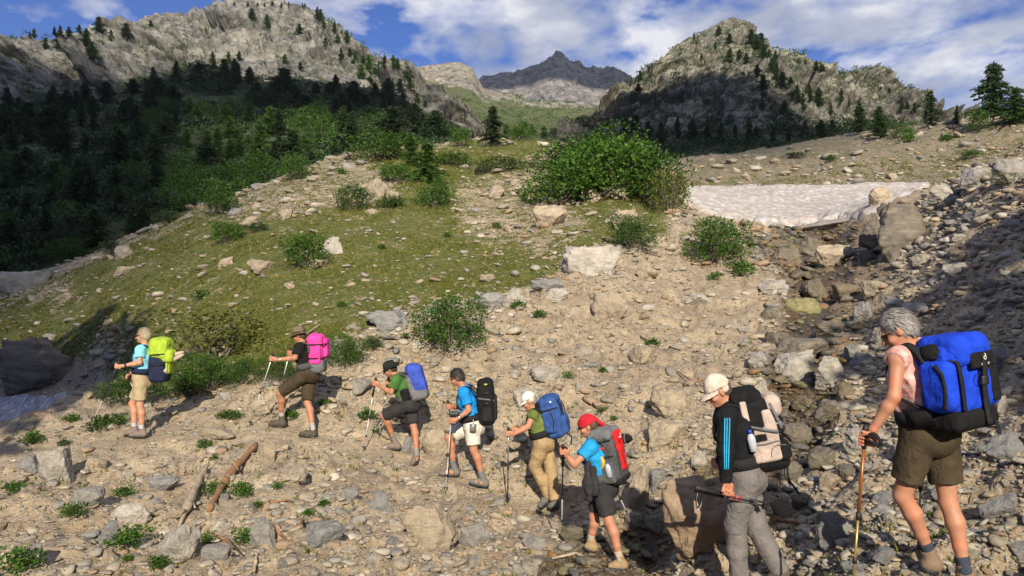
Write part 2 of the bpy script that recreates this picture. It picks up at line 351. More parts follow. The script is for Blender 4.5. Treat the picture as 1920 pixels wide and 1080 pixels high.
XP = [(0,0,-1.66),(-4,1,-2.1),(-8,0,-2.8),(4,1,-1.35),(8,0,0.4),(0,-8,-1.0),(-12,-8,-3),(9,-8,1.5),(-16,4,-3.2),(2,3,-1.7),(-3,4,-2.25),(5.5,3.2,-0.7),(13,8,3.8),(17,14,5.5),(0,-13,-0.5),(14,-12,4.5)]
def wf(Y): return np.sqrt(Y*Y+36.0)
def warp(X, Y):
    w = wf(Y); return X/w*1.0, np.arcsinh(Y/6.0)*0.55
_P = np.array([px(*c) for c in CP] + [np.array(c, float) for c in XP])
_a, _b = warp(_P[:, 0], _P[:, 1]); _q = _P[:, 2]/wf(_P[:, 1])
def _tps(r2): return 0.5*r2*np.log(r2+1e-12)
_n = len(_P); _K = _tps((_a[:, None]-_a)**2+(_b[:, None]-_b)**2) + np.eye(_n)*2e-5
_A = np.zeros((_n+3, _n+3)); _A[:_n, :_n] = _K; _A[:_n, _n] = 1; _A[:_n, _n+1] = _a; _A[:_n, _n+2] = _b; _A[_n:, :_n] = _A[:_n, _n:].T
_w = np.linalg.solve(_A, np.concatenate([_q, np.zeros(3)]))
def hbase(X, Y):
    X = np.asarray(X, float); Y = np.asarray(Y, float); sh = X.shape; X = X.ravel(); Y = Y.ravel(); r = np.empty(X.shape)
    for i in range(0, len(X), 20000):
        a, b = warp(X[i:i+20000], Y[i:i+20000])
        r[i:i+20000] = (_tps((a[:, None]-_a)**2+(b[:, None]-_b)**2)@_w[:_n]+_w[_n]+_w[_n+1]*a+_w[_n+2]*b)*wf(Y[i:i+20000])
    return r.reshape(sh)
def proj(X, Y, Z):
    Yc = np.maximum(Y, 0.5); return 960+F*X/Yc, 540-F*Z/Yc
TRAIL = [(-200,850),(0,845),(255,822),(400,815),(520,803),(640,830),(735,850),(800,880),(900,915),(1030,960),(1130,1050),(1300,1120),(1450,1100),(1760,1100),(1920,1150)]
GRASS = [(-1500,560),(0,530),(200,468),(350,398),(480,343),(640,286),(700,255),(1060,255),(1250,325),(1290,395),(1240,440),(1170,460),(1050,500),(1040,530),(950,560),(850,580),(740,610),(650,650),(560,690),(500,705),(430,735),(200,752),(185,690),(-1500,720)]
ROCKY = [[(370,405),(470,340),(650,280),(770,330),(740,390),(620,405),(450,425)],[(860,340),(1060,270),(1100,430),(1000,480),(880,450),(840,400)],[(180,600),(260,590),(240,690),(150,700)],[(-1500,560),(130,500),(130,560),(-1500,700)]]
STREAM = [(1300,420),(1640,405),(1690,500),(1640,640),(1600,740),(1560,860),(1480,940),(1380,1000),(1250,1080),(1200,1150),(960,1120),(1000,1045),(1150,990),(1260,900),(1350,820),(1400,720),(1440,600),(1440,520)]
WET = [(1480,440),(1600,430),(1600,520),(1570,600),(1560,660),(1580,760),(1540,870),(1440,930),(1350,1000),(1250,1080),(1000,1120),(1010,1050),(1150,1000),(1290,900),(1400,800),(1440,700),(1450,620),(1480,540)]
MOR = [(1240,305),(1500,262),(1740,232),(1930,215),(2600,150),(2600,330),(1900,318),(1760,350),(1290,358)]
SCREE_R = [(1560,860),(1600,740),(1640,640),(1690,500),(1640,405),(1760,340),(1930,290),(2500,200),(2500,1400),(1400,1400),(1480,940)]
def masks(u, v, X, Y):
    P = np.stack([X, Y, 0*X], -1)
    j = vnoise(P, 0.9, 3)*10+vnoise(P, 3.0, 4)*16
    g = sstep(-14, 22, sdist(u, v, GRASS)+j)
    for r in ROCKY: g = g*(1-0.50*sstep(-12, 30, sdist(u, v, r)+j))
    wet = np.maximum(sstep(-15, 25, sdist(u, v, WET)+j+8), 0.55*sstep(-5, 25, sdist(u, v, STREAM)+j))
    mor = sstep(-4, 6, sdist(u, v, MOR)+j*0.3)*(Y > 40)
    g = np.where(Y > 57, np.maximum(g, 0.0), g)
    leftbank = sstep(0, 30, sdist(u, v, [(-1500,620),(120,640),(200,690),(190,750),(-1500,760)]))
    g = np.maximum(g, mor*0.45)
    back = (Y < 3); g = np.where(back, 0.1, g); wet = np.where(back, 0, wet)
    return g, wet, np.clip(mor*0.95+leftbank*0.8+0.25*sstep(0, 40, sdist(u, v, SCREE_R)), 0, 1)
def hfull(X, Y, rough=True):
    X = np.asarray(X, float).ravel(); Y = np.asarray(Y, float).ravel()
    z = hbase(X, Y); u, v = proj(X, Y, z)
    P = np.stack([X, Y, 0*X], -1)
    tr = 1-0.75*np.exp(-(poly_dist(u, v, TRAIL, False)/26.0)**2)*(Y > 3)
    gr = sstep(0, 40, sdist(u, v, GRASS))
    far = sstep(25, 70, Y)
    a = tr*(1-0.45*gr)
    z = z + a*(0.13*vnoise(P, 2.3, 11)+0.085*fbm(P, 0.9, 4, 0.6, 12, True)*0.8+0.045*fbm(P, 0.28, 2, 0.5, 15))+(1-0.7*gr)*(0.055*facet(P, 0.62, 3)+0.026*facet(P, 0.27, 5))*(0.35+0.65*tr)*sstep(1, 3, Y)-0.20*sstep(-10, 45, sdist(u, v, WET))*sstep(0, 60, np.hypot(u-1130, (v-1055)*1.5)-40)*(Y > 5)*(Y < 27)+gr*0.10*fbm(P, 1.8, 4, 0.6, 41)*sstep(12, 20, Y) + far*(0.5*vnoise(P, 9, 21)+0.3*fbm(P, 3.2, 3, 0.5, 22))
    return z
def hit(u, v, y0=3.5, y1=110):
    """the ground point seen at a photo pixel"""
    Y = np.exp(np.linspace(math.log(y0), math.log(y1), 700)); X = (u-960)/F*Y; Z = -(v-540)/F*Y
    h = hfull(X, Y); k = np.nonzero(h >= Z)[0]
    if len(k) == 0: return np.array([X[-1], Y[-1], h[-1]])
    i = k[0]; return np.array([X[i], Y[i], h[i]])
def near_grid():
    nr, nc = 760, 860
    L = np.linspace(np.arcsinh(-14/6.), np.arcsinh(112/6.), nr); Yr = 6*np.sinh(L)
    tt = np.linspace(-1, 1, nc); t = 0.70*tt+0.75*tt**3
    Y = np.repeat(Yr[:, None], nc, 1); X = t[None, :]*wf(Y)*1.0
    return X, Y
def grid_faces(nr, nc):
    i = np.arange(nr*nc).reshape(nr, nc)
    return np.stack([i[:-1, :-1], i[:-1, 1:], i[1:, 1:], i[1:, :-1]], -1).reshape(-1, 4)
def set_mask(o, r, g, b):
    me = o.data; at = me.color_attributes.new('mask', 'FLOAT_COLOR', 'POINT')
    c = np.stack([r, g, b, np.ones_like(r)], -1).astype(np.float32); at.data.foreach_set('color', c.ravel())
GX, GY = near_grid(); GZ = hfull(GX, GY).reshape(GX.shape)
_gu, _gv = proj(GX.ravel(), GY.ravel(), GZ.ravel())
g_, w_, b_ = masks(_gu, _gv, GX.ravel(), GY.ravel())
ground = mk('ground', np.stack([GX.ravel(), GY.ravel(), GZ.ravel()], -1), grid_faces(*GX.shape), M['ground'])
set_mask(ground, g_, w_, b_); tag(ground, kind='structure')
# ------------------------------------------------------------------ far terrain: landforms from (v, d) profiles
def landform(name, cols, mat, amp, wl, gmask=None, nu=420, ns=150, sub=3, steep=None, seed=0, back=True, spike=0.0):
    us = np.array([c[0] for c in cols], float); K = len(cols[0][1])
    vv = np.array([[p[0] for p in c[1]] for c in cols], float); dd = np.array([[p[1] for p in c[1]] for c in cols], float)
    U = np.linspace(us[0], us[-1], nu); sk = np.linspace(0, 1, K); S = np.linspace(0, 1, ns)
    def interp2(T):
        A = np.stack([np.interp(U, us, T[:, k]) for k in range(K)], 1)          # nu,K
        k = max(3, nu//90); ker = np.hanning(k+2)[1:-1]; ker /= ker.sum()
        A = np.stack([np.convolve(np.pad(A[:, j], k//2, mode='edge'), ker, 'valid')[:nu] for j in range(K)], 1)
        return np.stack([np.interp(S, sk, A[i]) for i in range(nu)], 0)          # nu,ns
    V = interp2(vv); D = np.exp(interp2(np.log(dd)))
    X = (U[:, None]-960)/F*D; Z = -(V-540)/F*D
    if back:
        b = []
        for k, (md, dz) in enumerate([(1.03, -0.02), (1.10, -0.08), (1.25, -0.2), (1.5, -0.34)]):
            Db = D[:, -1]*md; b.append((U-960)/F*Db); 
            X = np.concatenate([X, ((U-960)/F*Db)[:, None]], 1); Z = np.concatenate([Z, (Z[:, ns-1]+dz*D[:, -1])[:, None]], 1); D = np.concatenate([D, Db[:, None]], 1)
    sh = X.shape; P = np.stack([X.ravel(), D.ravel(), Z.ravel()], -1)
    # displacement: broad forms plus ridged crags, pushed towards the valley and upwards
    n1 = fbm(P, wl, 3, 0.5, seed); Pw = P+np.stack([n1, n1, n1], -1)*wl*0.25
    n2 = fbm(Pw*np.array([1, 1, 0.75]), wl*0.42, 6, 0.56, seed+5, True)
    n3 = fbm(Pw*np.array([1, 1, 0.45]), wl*0.22, 5, 0.66, seed+9, True)+0.5*fbm(Pw*np.array([0.7, 0.7, 1.6]), wl*0.13, 4, 0.6, seed+13, True)
    d = D.ravel(); base = np.repeat(np.concatenate([S, np.ones(sh[1]-ns)])[None], sh[0], 0).ravel()
    fade = sstep(0.0, 0.25, base)*1.0
    am = amp(P, base) if callable(amp) else amp
    am = am*(0.15+0.85*fade)
    f1 = facet(P*np.array([1, 1, .8]), wl*0.42, seed+21); f2 = facet(P*np.array([1, 1, 1.3]), wl*0.15, seed+23); f3 = facet(P, wl*0.055, seed+25)
    a = am*(0.38*n1+0.10*n2+0.07*n3+0.42*f1+0.20*f2+0.075*f3)*(1-0.45*sstep(0.86, 1.0, base))
    P[:, 1] -= a*1.0; P[:, 2] += a*0.42 + (am*spike*np.maximum(0, n3)*sstep(0.9, 1, base) if spike else 0)
    o = mk(name, P, grid_faces(*sh)[:, ::-1], mat)
    g = gmask(P, base) if gmask else np.full(len(P), 0.5)
    set_mask(o, g, g*0, g*0); tag(o, kind='structure')
    return P.reshape(sh[0], sh[1], 3), U, S
def rocky_upper(lo, hi, top=0.12, bot=0.75):
    return lambda P, s: bot+(top-bot)*sstep(lo, hi, s)
colsA = [(-1300,[(600,44),(500,52),(420,70),(320,110),(230,180),(180,205),(130,230),(90,260)]),
 (-300,[(590,44),(490,52),(410,70),(310,110),(205,180),(160,205),(112,230),(72,260)]),
 (0,[(580,44),(480,52),(400,70),(300,110),(200,180),(155,198),(105,216),(66,240)]),
 (130,[(560,44),(450,53),(380,72),(290,115),(190,195),(150,215),(105,240),(68,265)]),
 (215,[(520,44),(420,55),(350,75),(270,120),(180,205),(140,235),(95,262),(62,290)]),
 (240,[(510,44),(415,56),(345,76),(265,122),(175,215),(130,250),(85,290),(46,330)]),
 (330,[(460,47),(385,60),(315,82),(235,138),(165,230),(115,290),(70,350),(38,400)]),
 (375,[(440,48),(375,61),(308,84),(230,142),(160,245),(110,310),(60,380),(17,450)]),
 (450,[(420,50),(360,63),(300,87),(225,147),(155,255),(100,330),(50,410),(10,500)]),
 (570,[(380,54),(335,67),(280,92),(215,150),(150,255),(105,330),(60,420),(14,500)]),
 (605,[(365,56),(325,69),(275,95),(212,150),(152,250),(112,320),(72,400),(34,470)]),
 (680,[(338,60),(308,74),(265,102),(220,150),(178,225),(148,280),(122,340),(97,400)]),
 (710,[(332,60),(302,76),(262,106),(222,152),(186,220),(162,275),(142,320),(122,370)]),
 (770,[(322,64),(295,82),(264,115),(236,160),(208,210),(186,250),(160,290),(133,330)]),
 (830,[(318,68),(292,92),(268,126),(250,158),(236,190),(226,210),(216,230),(206,260)]),
 (900,[(315,72),(300,98),(285,130),(278,158),(272,180),(268,195),(264,210),(260,230)]),
 (980,[(315,75),(308,100),(300,130),(296,150),(294,170),(292,180),(290,190),(288,200)])]
M['mtnA'] = mountain_mat('cliff_rock', 1.0, 0.5, (0.95, 1.0, 1.03))
M['mtnE'] = mountain_mat('crag_rock', 0.8, 0.80, (1.10, 1.12, 1.04))
M['mtnC'] = mountain_mat('far_peak_rock', 3.0, 0.1, (0.85, 0.85, 0.92))
M['mtnD'] = mountain_mat('valley_slope_rock', 1.3, 0.55, (1.1, 1.06, 0.98), ((0.07, 0.095, 0.025), (0.17, 0.185, 0.06)))
def ampA(P, s): return 1.2+19*sstep(0.5, 0.75, s)
PA, UA, SA = landform('mountain_left', colsA, M['mtnA'], ampA, 70, lambda P, s: 0.95-0.85*sstep(0.52, 0.66, s+0.05*fbm(P, 60, 3, 0.5, 3)), nu=1050, ns=400, seed=2)
colsD = [(620,[(330,90),(265,200),(225,350),(195,500),(168,700),(152,800),(145,900)]),
 (760,[(320,90),(262,200),(220,350),(188,500),(160,700),(145,800),(133,900)]),
 (800,[(320,90),(262,200),(222,350),(190,520),(165,700),(146,820),(128,900)]),
 (860,[(320,90),(265,200),(228,350),(196,520),(170,700),(145,820),(119,900)]),
 (885,[(320,90),(266,200),(230,360),(198,540),(176,710),(152,830),(131,920)]),
 (905,[(320,90),(268,220),(235,380),(208,550),(192,700),(180,850),(168,950)]),
 (1000,[(320,90),(272,220),(244,380),(222,550),(208,750),(200,900),(194,1000)]),
 (1100,[(320,90),(276,220),(254,380),(232,550),(214,750),(204,900),(196,1000)]),
 (1200,[(320,90),(280,220),(262,380),(242,550),(224,750),(212,900),(205,1000)]),
 (1400,[(320,90),(290,220),(272,380),(250,550),(232,750),(215,900),(205,1000)])]
PD, UD, SD = landform('hills', colsD, M['mtnD'], lambda P, s: 2+9*sstep(0.3, 1, s), 90, lambda P, s: 0.72-0.60*sstep(0.62, 0.85, s+0.06*fbm(P, 120, 3, 0.5, 8)), nu=420, ns=200, seed=31)
colsC = [(700,[(260,1100),(225,1250),(190,1400),(165,1550)]),(880,[(250,1100),(218,1250),(185,1400),(158,1500)]),(905,[(250,1100),(215,1250),(180,1400),(150,1500)]),(960,[(245,1100),(210,1250),(175,1400),(141,1500)]),(990,[(245,1100),(208,1250),(168,1400),(129,1500)]),
 (1010,[(245,1100),(204,1250),(160,1400),(117,1500)]),(1030,[(245,1100),(203,1250),(154,1400),(108,1500)]),(1055,[(245,1100),(200,1250),(150,1400),(99,1500)]),(1068,[(245,1100),(203,1250),(155,1400),(110,1500)]),(1100,[(245,1100),(206,1250),(165,1400),(126,1500)]),
 (1130,[(245,1100),(208,1250),(168,1400),(132,1500)]),(1150,[(245,1100),(208,1250),(166,1400),(125,1500)]),(1168,[(245,1100),(212,1250),(175,1400),(144,1500)]),(1200,[(250,1100),(218,1250),(185,1400),(158,1500)]),(1400,[(260,1100),(230,1250),(205,1400),(190,1500)])]
landform('mountain_far', colsC, M['mtnC'], lambda P, s: 10+12*s, 150, lambda P, s: 0*s+0.05, nu=520, ns=150, seed=51, spike=0.15)
colsE = [(1040,[(300,115),(290,135),(282,155),(274,175),(266,195),(262,215)]),
 (1095,[(300,115),(284,140),(270,165),(256,190),(246,215),(238,235)]),
 (1150,[(300,120),(272,150),(248,180),(226,212),(206,244),(190,270)]),
 (1195,[(298,120),(265,150),(238,185),(208,225),(182,265),(158,300)]),
 (1240,[(295,125),(260,152),(228,188),(190,232),(150,280),(112,325)]),
 (1300,[(292,130),(255,155),(215,190),(170,240),(116,300),(68,350)]),
 (1340,[(290,130),(250,155),(208,192),(158,245),(102,305),(54,360)]),
 (1388,[(288,130),(246,155),(202,195),(148,250),(92,310),(44,370)]),
 (1415,[(288,130),(246,157),(205,198),(158,250),(110,305),(68,360)]),
 (1440,[(288,130),(246,160),(210,200),(170,250),(132,300),(100,350)]),
 (1520,[(285,130),(246,160),(215,200),(182,250),(150,300),(119,340)]),
 (1550,[(282,132),(244,162),(216,200),(188,245),(160,292),(137,328)]),
 (1590,[(280,132),(242,162),(215,200),(188,240),(160,290),(136,320)]),
 (1635,[(278,130),(242,160),(220,195),(198,230),(174,270),(153,300)]),
 (1680,[(275,128),(244,158),(228,190),(212,220),(196,250),(181,280)]),
 (1740,[(270,122),(255,150),(248,170),(240,190),(234,215),(228,235)]),
 (1900,[(262,118),(255,135),(252,150),(248,160),(244,170),(240,180)]),
 (2500,[(262,118),(255,135),(252,150),(248,160),(244,170),(240,180)])]
PE, UE, SE = landform('mountain_right', colsE, M['mtnE'], lambda P, s: 1.5+14*sstep(0.12, 0.4, s), 45, lambda P, s: 0.85-0.45*sstep(0.05, 0.25, s+0.05*fbm(P, 40, 3, 0.5, 8))+0.22*vnoise(P, 50, 77), nu=1000, ns=360, seed=71)
# wide valley floor under everything
_r = 7000; vf = mk('valley_floor', [(-_r, -_r, -14), (_r, -_r, -14), (_r, _r, -14), (-_r, _r, -14)], [(0, 1, 2, 3)], M['mtnD'], smooth=False); tag(vf, kind='structure')
# ------------------------------------------------------------------ snow fields
def snow_mat(name, c, dirt, dc, sc=1.0):
    m, nt, b, _ = new_mat(name); tc = N(nt, 'ShaderNodeTexCoord'); o = tc.outputs['Object']
    n1 = noise_n(nt, o, 1.3*sc, 8, 0.7); mp = N(nt, 'ShaderNodeMapping', ins={0: o, 'Scale': (1, 0.45, 1)})
    vo = N(nt, 'ShaderNodeTexVoronoi', ins={0: mp.outputs[0], 'Scale': 2.6*sc}); n2 = noise_n(nt, o, 9*sc, 6, 0.75)
    col = mixc(nt, math_n(nt, 'MULTIPLY', ramp(nt, n1.outputs[0], [(0.35, 1.0), (0.62, 0.0)]), dirt), c, dc)
    col = mixc(nt, math_n(nt, 'MULTIPLY', ramp(nt, vo.outputs['Distance'], [(0.25, 0.0), (0.6, 1.0)]), dirt), col, dc)
    col = mixc(nt, math_n(nt, 'MULTIPLY', ramp(nt, n2.outputs[0], [(0.57, 0.0), (0.66, 1.0)]), 0.75), col, tuple(x*0.4 for x in dc))
    nt.links.new(col, b.inputs['Base Color']); b.inputs['Roughness'].default_value = 0.8
    b1 = bump(nt, None, vo.outputs['Distance'], 0.8, 0.12*sc); bump(nt, b, n2.outputs[0], 0.4, 0.04, b1); return m
def snow(name, poly, u0, u1, y0, y1, mat, th=0.22, nu=220, ny=180):
    Y = np.exp(np.linspace(math.log(y0), math.log(y1), ny)); U = np.linspace(u0, u1, nu)
    Yg = np.repeat(Y[:, None], nu, 1); Xg = (U[None]-960)/F*Yg; z = hbase(Xg, Yg); z2 = hfull(Xg, Yg).reshape(z.shape)
    z = z*0.5+z2*0.5
    u, v = proj(Xg, Yg, z); P = np.stack([Xg.ravel(), Yg.ravel(), 0*Xg.ravel()], -1)
    sd = sdist(u.ravel(), v.ravel(), poly)+vnoise(P, 1.7, 5)*5+vnoise(P, 0.5, 6)*2
    zz = z.ravel()+(-0.5+(0.5+th)*sstep(-7, 7, sd)) + 0.05*vnoise(P, 0.8, 8)*(sd > 0) - 0.9*(1-sstep(y0+0.6, y0+3.0, Yg.ravel()))
    o = mk(name, np.stack([Xg.ravel(), Yg.ravel(), zz], -1), grid_faces(ny, nu), mat); tag(o, kind='structure'); return o
M['snow'] = snow_mat('old_snow', (0.56, 0.585, 0.59), 0.66, (0.36, 0.28, 0.225), 1.0)
M['snow_dirty'] = snow_mat('dirty_snow', (0.62, 0.63, 0.70), 0.62, (0.22, 0.21, 0.24), 2.0)
SNOW1 = [(1284,350),(1450,346),(1600,343),(1750,340),(1720,372),(1660,398),(1620,415),(1540,420),(1440,430),(1370,418),(1310,402),(1270,380)]
snow('snow_field', SNOW1, 1230, 1790, 24, 66, M['snow'])
SNOW2 = [(-260,835),(-260,752),(0,754),(80,752),(150,757),(172,766),(140,800),(60,850),(-100,900)]
snow('snow_patch', SNOW2, -320, 240, 13.5, 30, M['snow_dirty'], 0.25)
# ------------------------------------------------------------------ stream water
def water_mat():
    m, nt, b, _ = new_mat('stream_water'); tc = N(nt, 'ShaderNodeTexCoord')
    b.inputs['Base Color'].default_value = (0.10, 0.085, 0.05, 1); b.inputs['Roughness'].default_value = 0.06
    b.inputs['Transmission Weight'].default_value = 0.75; b.inputs['IOR'].default_value = 1.33
    n = noise_n(nt, tc.outputs['Object'], 16, 5, 0.6, 0.8); bump(nt, b, n.outputs[0], 0.6, 0.03); return m
M['water'] = water_mat()
def stream():
    cl = [(1560,432),(1545,480),(1530,540),(1515,600),(1500,650),(1500,720),(1490,780),(1460,850),(1400,930),(1300,1000),(1200,1045),(1100,1070),(1000,1095)]
    pts = [hit(*c) for c in cl]; pts = np.array(pts); n = 160
    s = np.linspace(0, len(pts)-1, n); C = np.stack([np.interp(s, np.arange(len(pts)), pts[:, k]) for k in range(3)], 1)
    T = np.gradient(C, axis=0); side = np.stack([T[:, 1], -T[:, 0], 0*T[:, 0]], 1); side /= np.linalg.norm(side, axis=1)[:, None]+1e-9
    W_ = 0.50+0.22*vnoise(C, 2.0, 9); m_ = 14; V = []
    for j in range(m_):
        f = (j/(m_-1)-0.5)*2; Q = C+side*(W_*f)[:, None]; q = Q.copy()
        q[:, 2] = hbase(C[:, 0], C[:, 1])*0.6+hbase(Q[:, 0], Q[:, 1])*0.4-0.215-0.03*abs(f)+0.012*vnoise(Q, 0.3, 3); V.append(q)
    V = np.stack(V, 1)
    o = mk('stream_water', V.reshape(-1, 3), grid_faces(n, m_), M['water']); tag(o, kind='structure')
stream()
# ------------------------------------------------------------------ rocks
def ico(sub):
    bm = bmesh.new(); bmesh.ops.create_icosphere(bm, subdivisions=sub, radius=1.0)
    V = np.array([v.co[:] for v in bm.verts]); Fc = np.array([[v.index for v in f.verts] for f in bm.faces]); bm.free(); return V, Fc
ICO = {k: ico(k) for k in (1, 2, 3, 5)}
def rock(seed, sub=3, planes=11, rnd=0.05, rough=0.03, aniso=(1, 0.8, 0.6)):
    r = np.random.default_rng(seed); V, Fc = ICO[sub]
    n = r.normal(size=(planes, 3)); n /= np.linalg.norm(n, axis=1)[:, None]; d = r.uniform(0.48, 0.98, planes)
    n = np.concatenate([n, [[0, 0, 1], [0, 0, -1]]]); d = np.concatenate([d, [0.75, 0.75]])
    dt = V@n.T; t = np.where(dt > 0.05, d/np.maximum(dt, 0.05), 9.0); t = np.minimum(t, 1.25)
    k = rnd; R = -k*np.log(np.exp(-t/k).sum(1)+np.exp(-1.15/k)) if rnd > 0 else t.min(1)
    P = V*R[:, None]
    if rough: P = P*(1+rough*1.3*facet(P, 0.6, seed % 83)+rough*0.6*facet(P*np.array([1, 1, 2.2]), 0.3, seed % 71))[:, None]*(1+0.7*rough*(fbm(P, 0.55, 4, 0.6, seed % 97)+0.6*fbm(P, 0.2, 3, 0.6, seed % 89, True)))[:, None]
    P = P*np.array(aniso); e = (P.max(0)-P.min(0)); P = (P-(P.max(0)+P.min(0))/2)/e.max()
    return P, Fc
BIG = [new_mesh('boulder', *rock(100+i, 5, 10+i % 6, 0.006, 0.075, (1, 1, 1)), None, smooth=True) for i in range(14)]
for me in BIG:
    V = np.array([v.co[:] for v in me.vertices]); e = V.max(0)-V.min(0); V = V/e; me.vertices.foreach_set('co', V.astype(np.float32).ravel()); me.update()
def put_rock(i, loc, size, rz, mat, name, label, cat, group=None, tilt=0.0):
    me = BIG[i % 14]; key = me.name+'|'+mat.name
    if key not in put_rock.c:
        m2 = me.copy(); m2.materials.clear(); m2.materials.append(mat); put_rock.c[key] = m2
    o = bpy.data.objects.new(name, put_rock.c[key]); COL.objects.link(o); o.location = loc; o.scale = size; o.rotation_euler = (tilt, tilt*0.6, rz)
    put_rock.last = o; return tag(o, label, cat, group)
put_rock.c = {}; LB = []
M['stone_brown'] = stone_mat('stone_brown', 'object', [(0.17,0.145,0.115),(0.15,0.13,0.105)]); M['stone_dark'] = stone_mat('stone_dark', 'object', [(0.12,0.10,0.08),(0.14,0.115,0.09)])
S_, P_, G_, T_, W_, MO = 'stone', 'stone_pale', 'stone_grey', 'stone_tan', 'stone_wet1', 'stone_moss'
HERO = [  # u centre, v base, width px, height px, material, label
(96,910,60,64,P_,'large pale angular boulder right beside a dark shadow at the left end of the slope'),(46,889,48,30,G_,'bluish grey rock just left of the large pale boulder at the left edge'),
(156,958,62,36,G_,'rounded dark grey slab half buried in the sand at lower left'),(242,990,72,42,P_,'pale flat-topped slab above the clump of leafy green plants at lower left'),(202,1024,40,42,G_,'upright light grey stone left of the leafy green clump at lower left'),
(325,1060,80,66,P_,'large pale five-sided boulder below the pale driftwood at lower left'),(304,925,56,28,G_,'grey flat stone left of the top of the pale driftwood'),(54,1062,46,38,G_,'grey wedge stone near the bottom left corner'),(489,1030,48,50,G_,'pale grey slab set in sand right of the small bright plant'),
(604,1042,80,46,G_,'broad grey slab left of the biggest slab at bottom centre'),(498,872,38,40,S_,'brown flat rock under the top end of the reddish log'),(404,830,84,24,T_,'long low tan slab lying along the trail between the first two hikers'),(402,1056,58,30,G_,'grey block at the bottom edge right of the five-sided boulder'),
(802,1040,112,84,T_,'biggest flat grey slab leaning at bottom centre below the fourth hiker'),(890,1034,56,50,G_,'grey upright slab right of the biggest slab at bottom centre'),(712,962,48,36,G_,'grey broken rock upper left of the biggest slab'),(652,948,40,26,G_,'small grey slab left of the broken rock under the third hiker'),
(818,862,54,54,T_,'smooth tan slab between the third and fourth hiker'),(764,858,26,34,G_,'bluish oval stone under the legs of the third hiker'),(1199,972,50,92,T_,'tall upright rock slab right of the hiker with the red backpack'),
(1345,1052,190,135,S_,'huge boulder behind the legs of the hiker in the black jacket, half in shade'),(1496,722,76,62,P_,'rounded tan boulder standing in the stream, left of its twin'),(1562,730,56,54,P_,'tan boulder with a pale cap in the stream, right of its twin'),(1516,684,104,44,W_,'wet brown slab behind the two tan boulders in the stream'),
(1510,600,76,40,MO,'yellow green mossy flat rock with water trickling over it'),(1145,606,72,56,T_,'large rounded striped boulder on the sandy bank'),(1110,526,118,62,P_,'large pale slab on the edge between grass and sandy bank'),(728,628,96,38,G_,'long pale grey slab behind the hiker with the pink backpack'),
(1028,548,66,24,G_,'low grey slab below the large pale slab on the grass edge'),(966,572,40,30,P_,'pale broken rock right of the leafy bush above the hikers'),(1044,566,46,24,P_,'pale white-edged rock left of the rounded striped boulder'),(922,585,60,34,G_,'grey slab behind the leafy bush above the hikers'),
(618,484,48,38,P_,'pale boulder standing in the grass beside a ragged shrub'),(698,382,50,44,T_,'tan boulder below the shrubs near the top of the grassy hill'),(1033,432,66,44,T_,'leaning lichen-covered slab in the grass below the big bush'),(421,502,30,20,T_,'small tan rock alone in the grass left of the pale boulder'),
(230,488,34,26,S_,'brown boulder at the shaded edge of the grass on the left'),(233,520,44,20,T_,'flat tan rock below the brown boulder on the left'),(256,398,100,48,G_,'dark slab among the shaded bushes on the left'),(60,752,200,110,'stone_dark','very large dark rock above the dirty snow at the left edge'),(30,556,100,46,G_,'grey rock slabs at the far left edge of the grass'),
(1110,382,46,24,T_,'tan rock at the foot of the big bush, left one of a pair'),(1156,378,46,26,T_,'tan rock at the foot of the big bush, right one of a pair'),
(1700,480,112,96,'stone_brown','massive dark boulder at the lower right corner of the snow field'),(1646,466,56,50,'stone_brown','brown boulder leaning on the massive dark boulder'),(1655,390,44,36,T_,'tan rock standing at the right edge of the snow field'),(1604,404,34,12,T_,'small flat stone lying on the snow field'),
(1566,430,116,20,S_,'long thin slab along the lower edge of the snow field'),(1572,500,72,40,T_,'pointed tan slab in the stream bed below the massive boulder'),(1454,550,54,24,P_,'pale flat stone on the left side of the upper stream'),(1560,630,50,26,W_,'wet stone in the middle of the stream above the hikers'),
(1256,842,86,48,T_,'wide flat tan rock sunk into the bank above the hiker in the black jacket'),(1256,790,70,46,T_,'rounded tan hump behind the cap of the hiker in the black jacket'),(1570,1040,68,68,G_,'grey square boulder left of the brown trekking pole'),(1625,850,84,42,P_,'white pale rock right behind the hand of the grey-haired hiker'),
(1470,974,46,36,T_,'triangular tan stone right of the hanging pack straps'),(1530,720,34,24,W_,'small dark wet stone wedged between the twin tan boulders'),(1625,690,54,26,G_,'bluish flat stone in the stream left of the grey hair'),(1660,1062,46,26,G_,'flat grey stone between the brown pole and the left boot of the grey-haired hiker'),
(1880,700,70,40,G_,'grey stone on the shaded bank right of the blue backpack'),(1895,870,80,54,G_,'large grey stone at the right edge beside the brown shorts'),(1890,980,80,46,G_,'dark grey slab at the right edge low beside the bare legs'),(1720,600,50,30,P_,'pale stone on the bank above the blue backpack'),
(1800,520,46,26,P_,'pale stone halfway up the shaded right bank'),(1770,380,46,30,P_,'pale rock on the crest above the massive dark boulder'),(1840,350,60,34,G_,'grey rock on the crest at upper right'),(1905,345,70,44,G_,'grey rock at the crest by the right edge')]
random.seed(11)
hero_px = []
for k, (u, vb, w, h, mt, lab) in enumerate(HERO):
    p = hit(u, vb-0.12*h); d = p[1]; W3 = w/F*d*1.02; H3 = h/F*d*1.28
    dep = W3*random.uniform(0.6, 0.85) if w < 200 else W3*0.5
    put_rock(k*5+3, (p[0], p[1]+dep*0.32, p[2]+H3*0.24), (W3, dep, H3), random.uniform(-0.3, 0.3)+(math.pi if k % 2 else 0), M[mt], 'boulder', lab, 'rock', None, 0.0)
    hero_px.append((u, vb-h/2, max(w, h)/2))
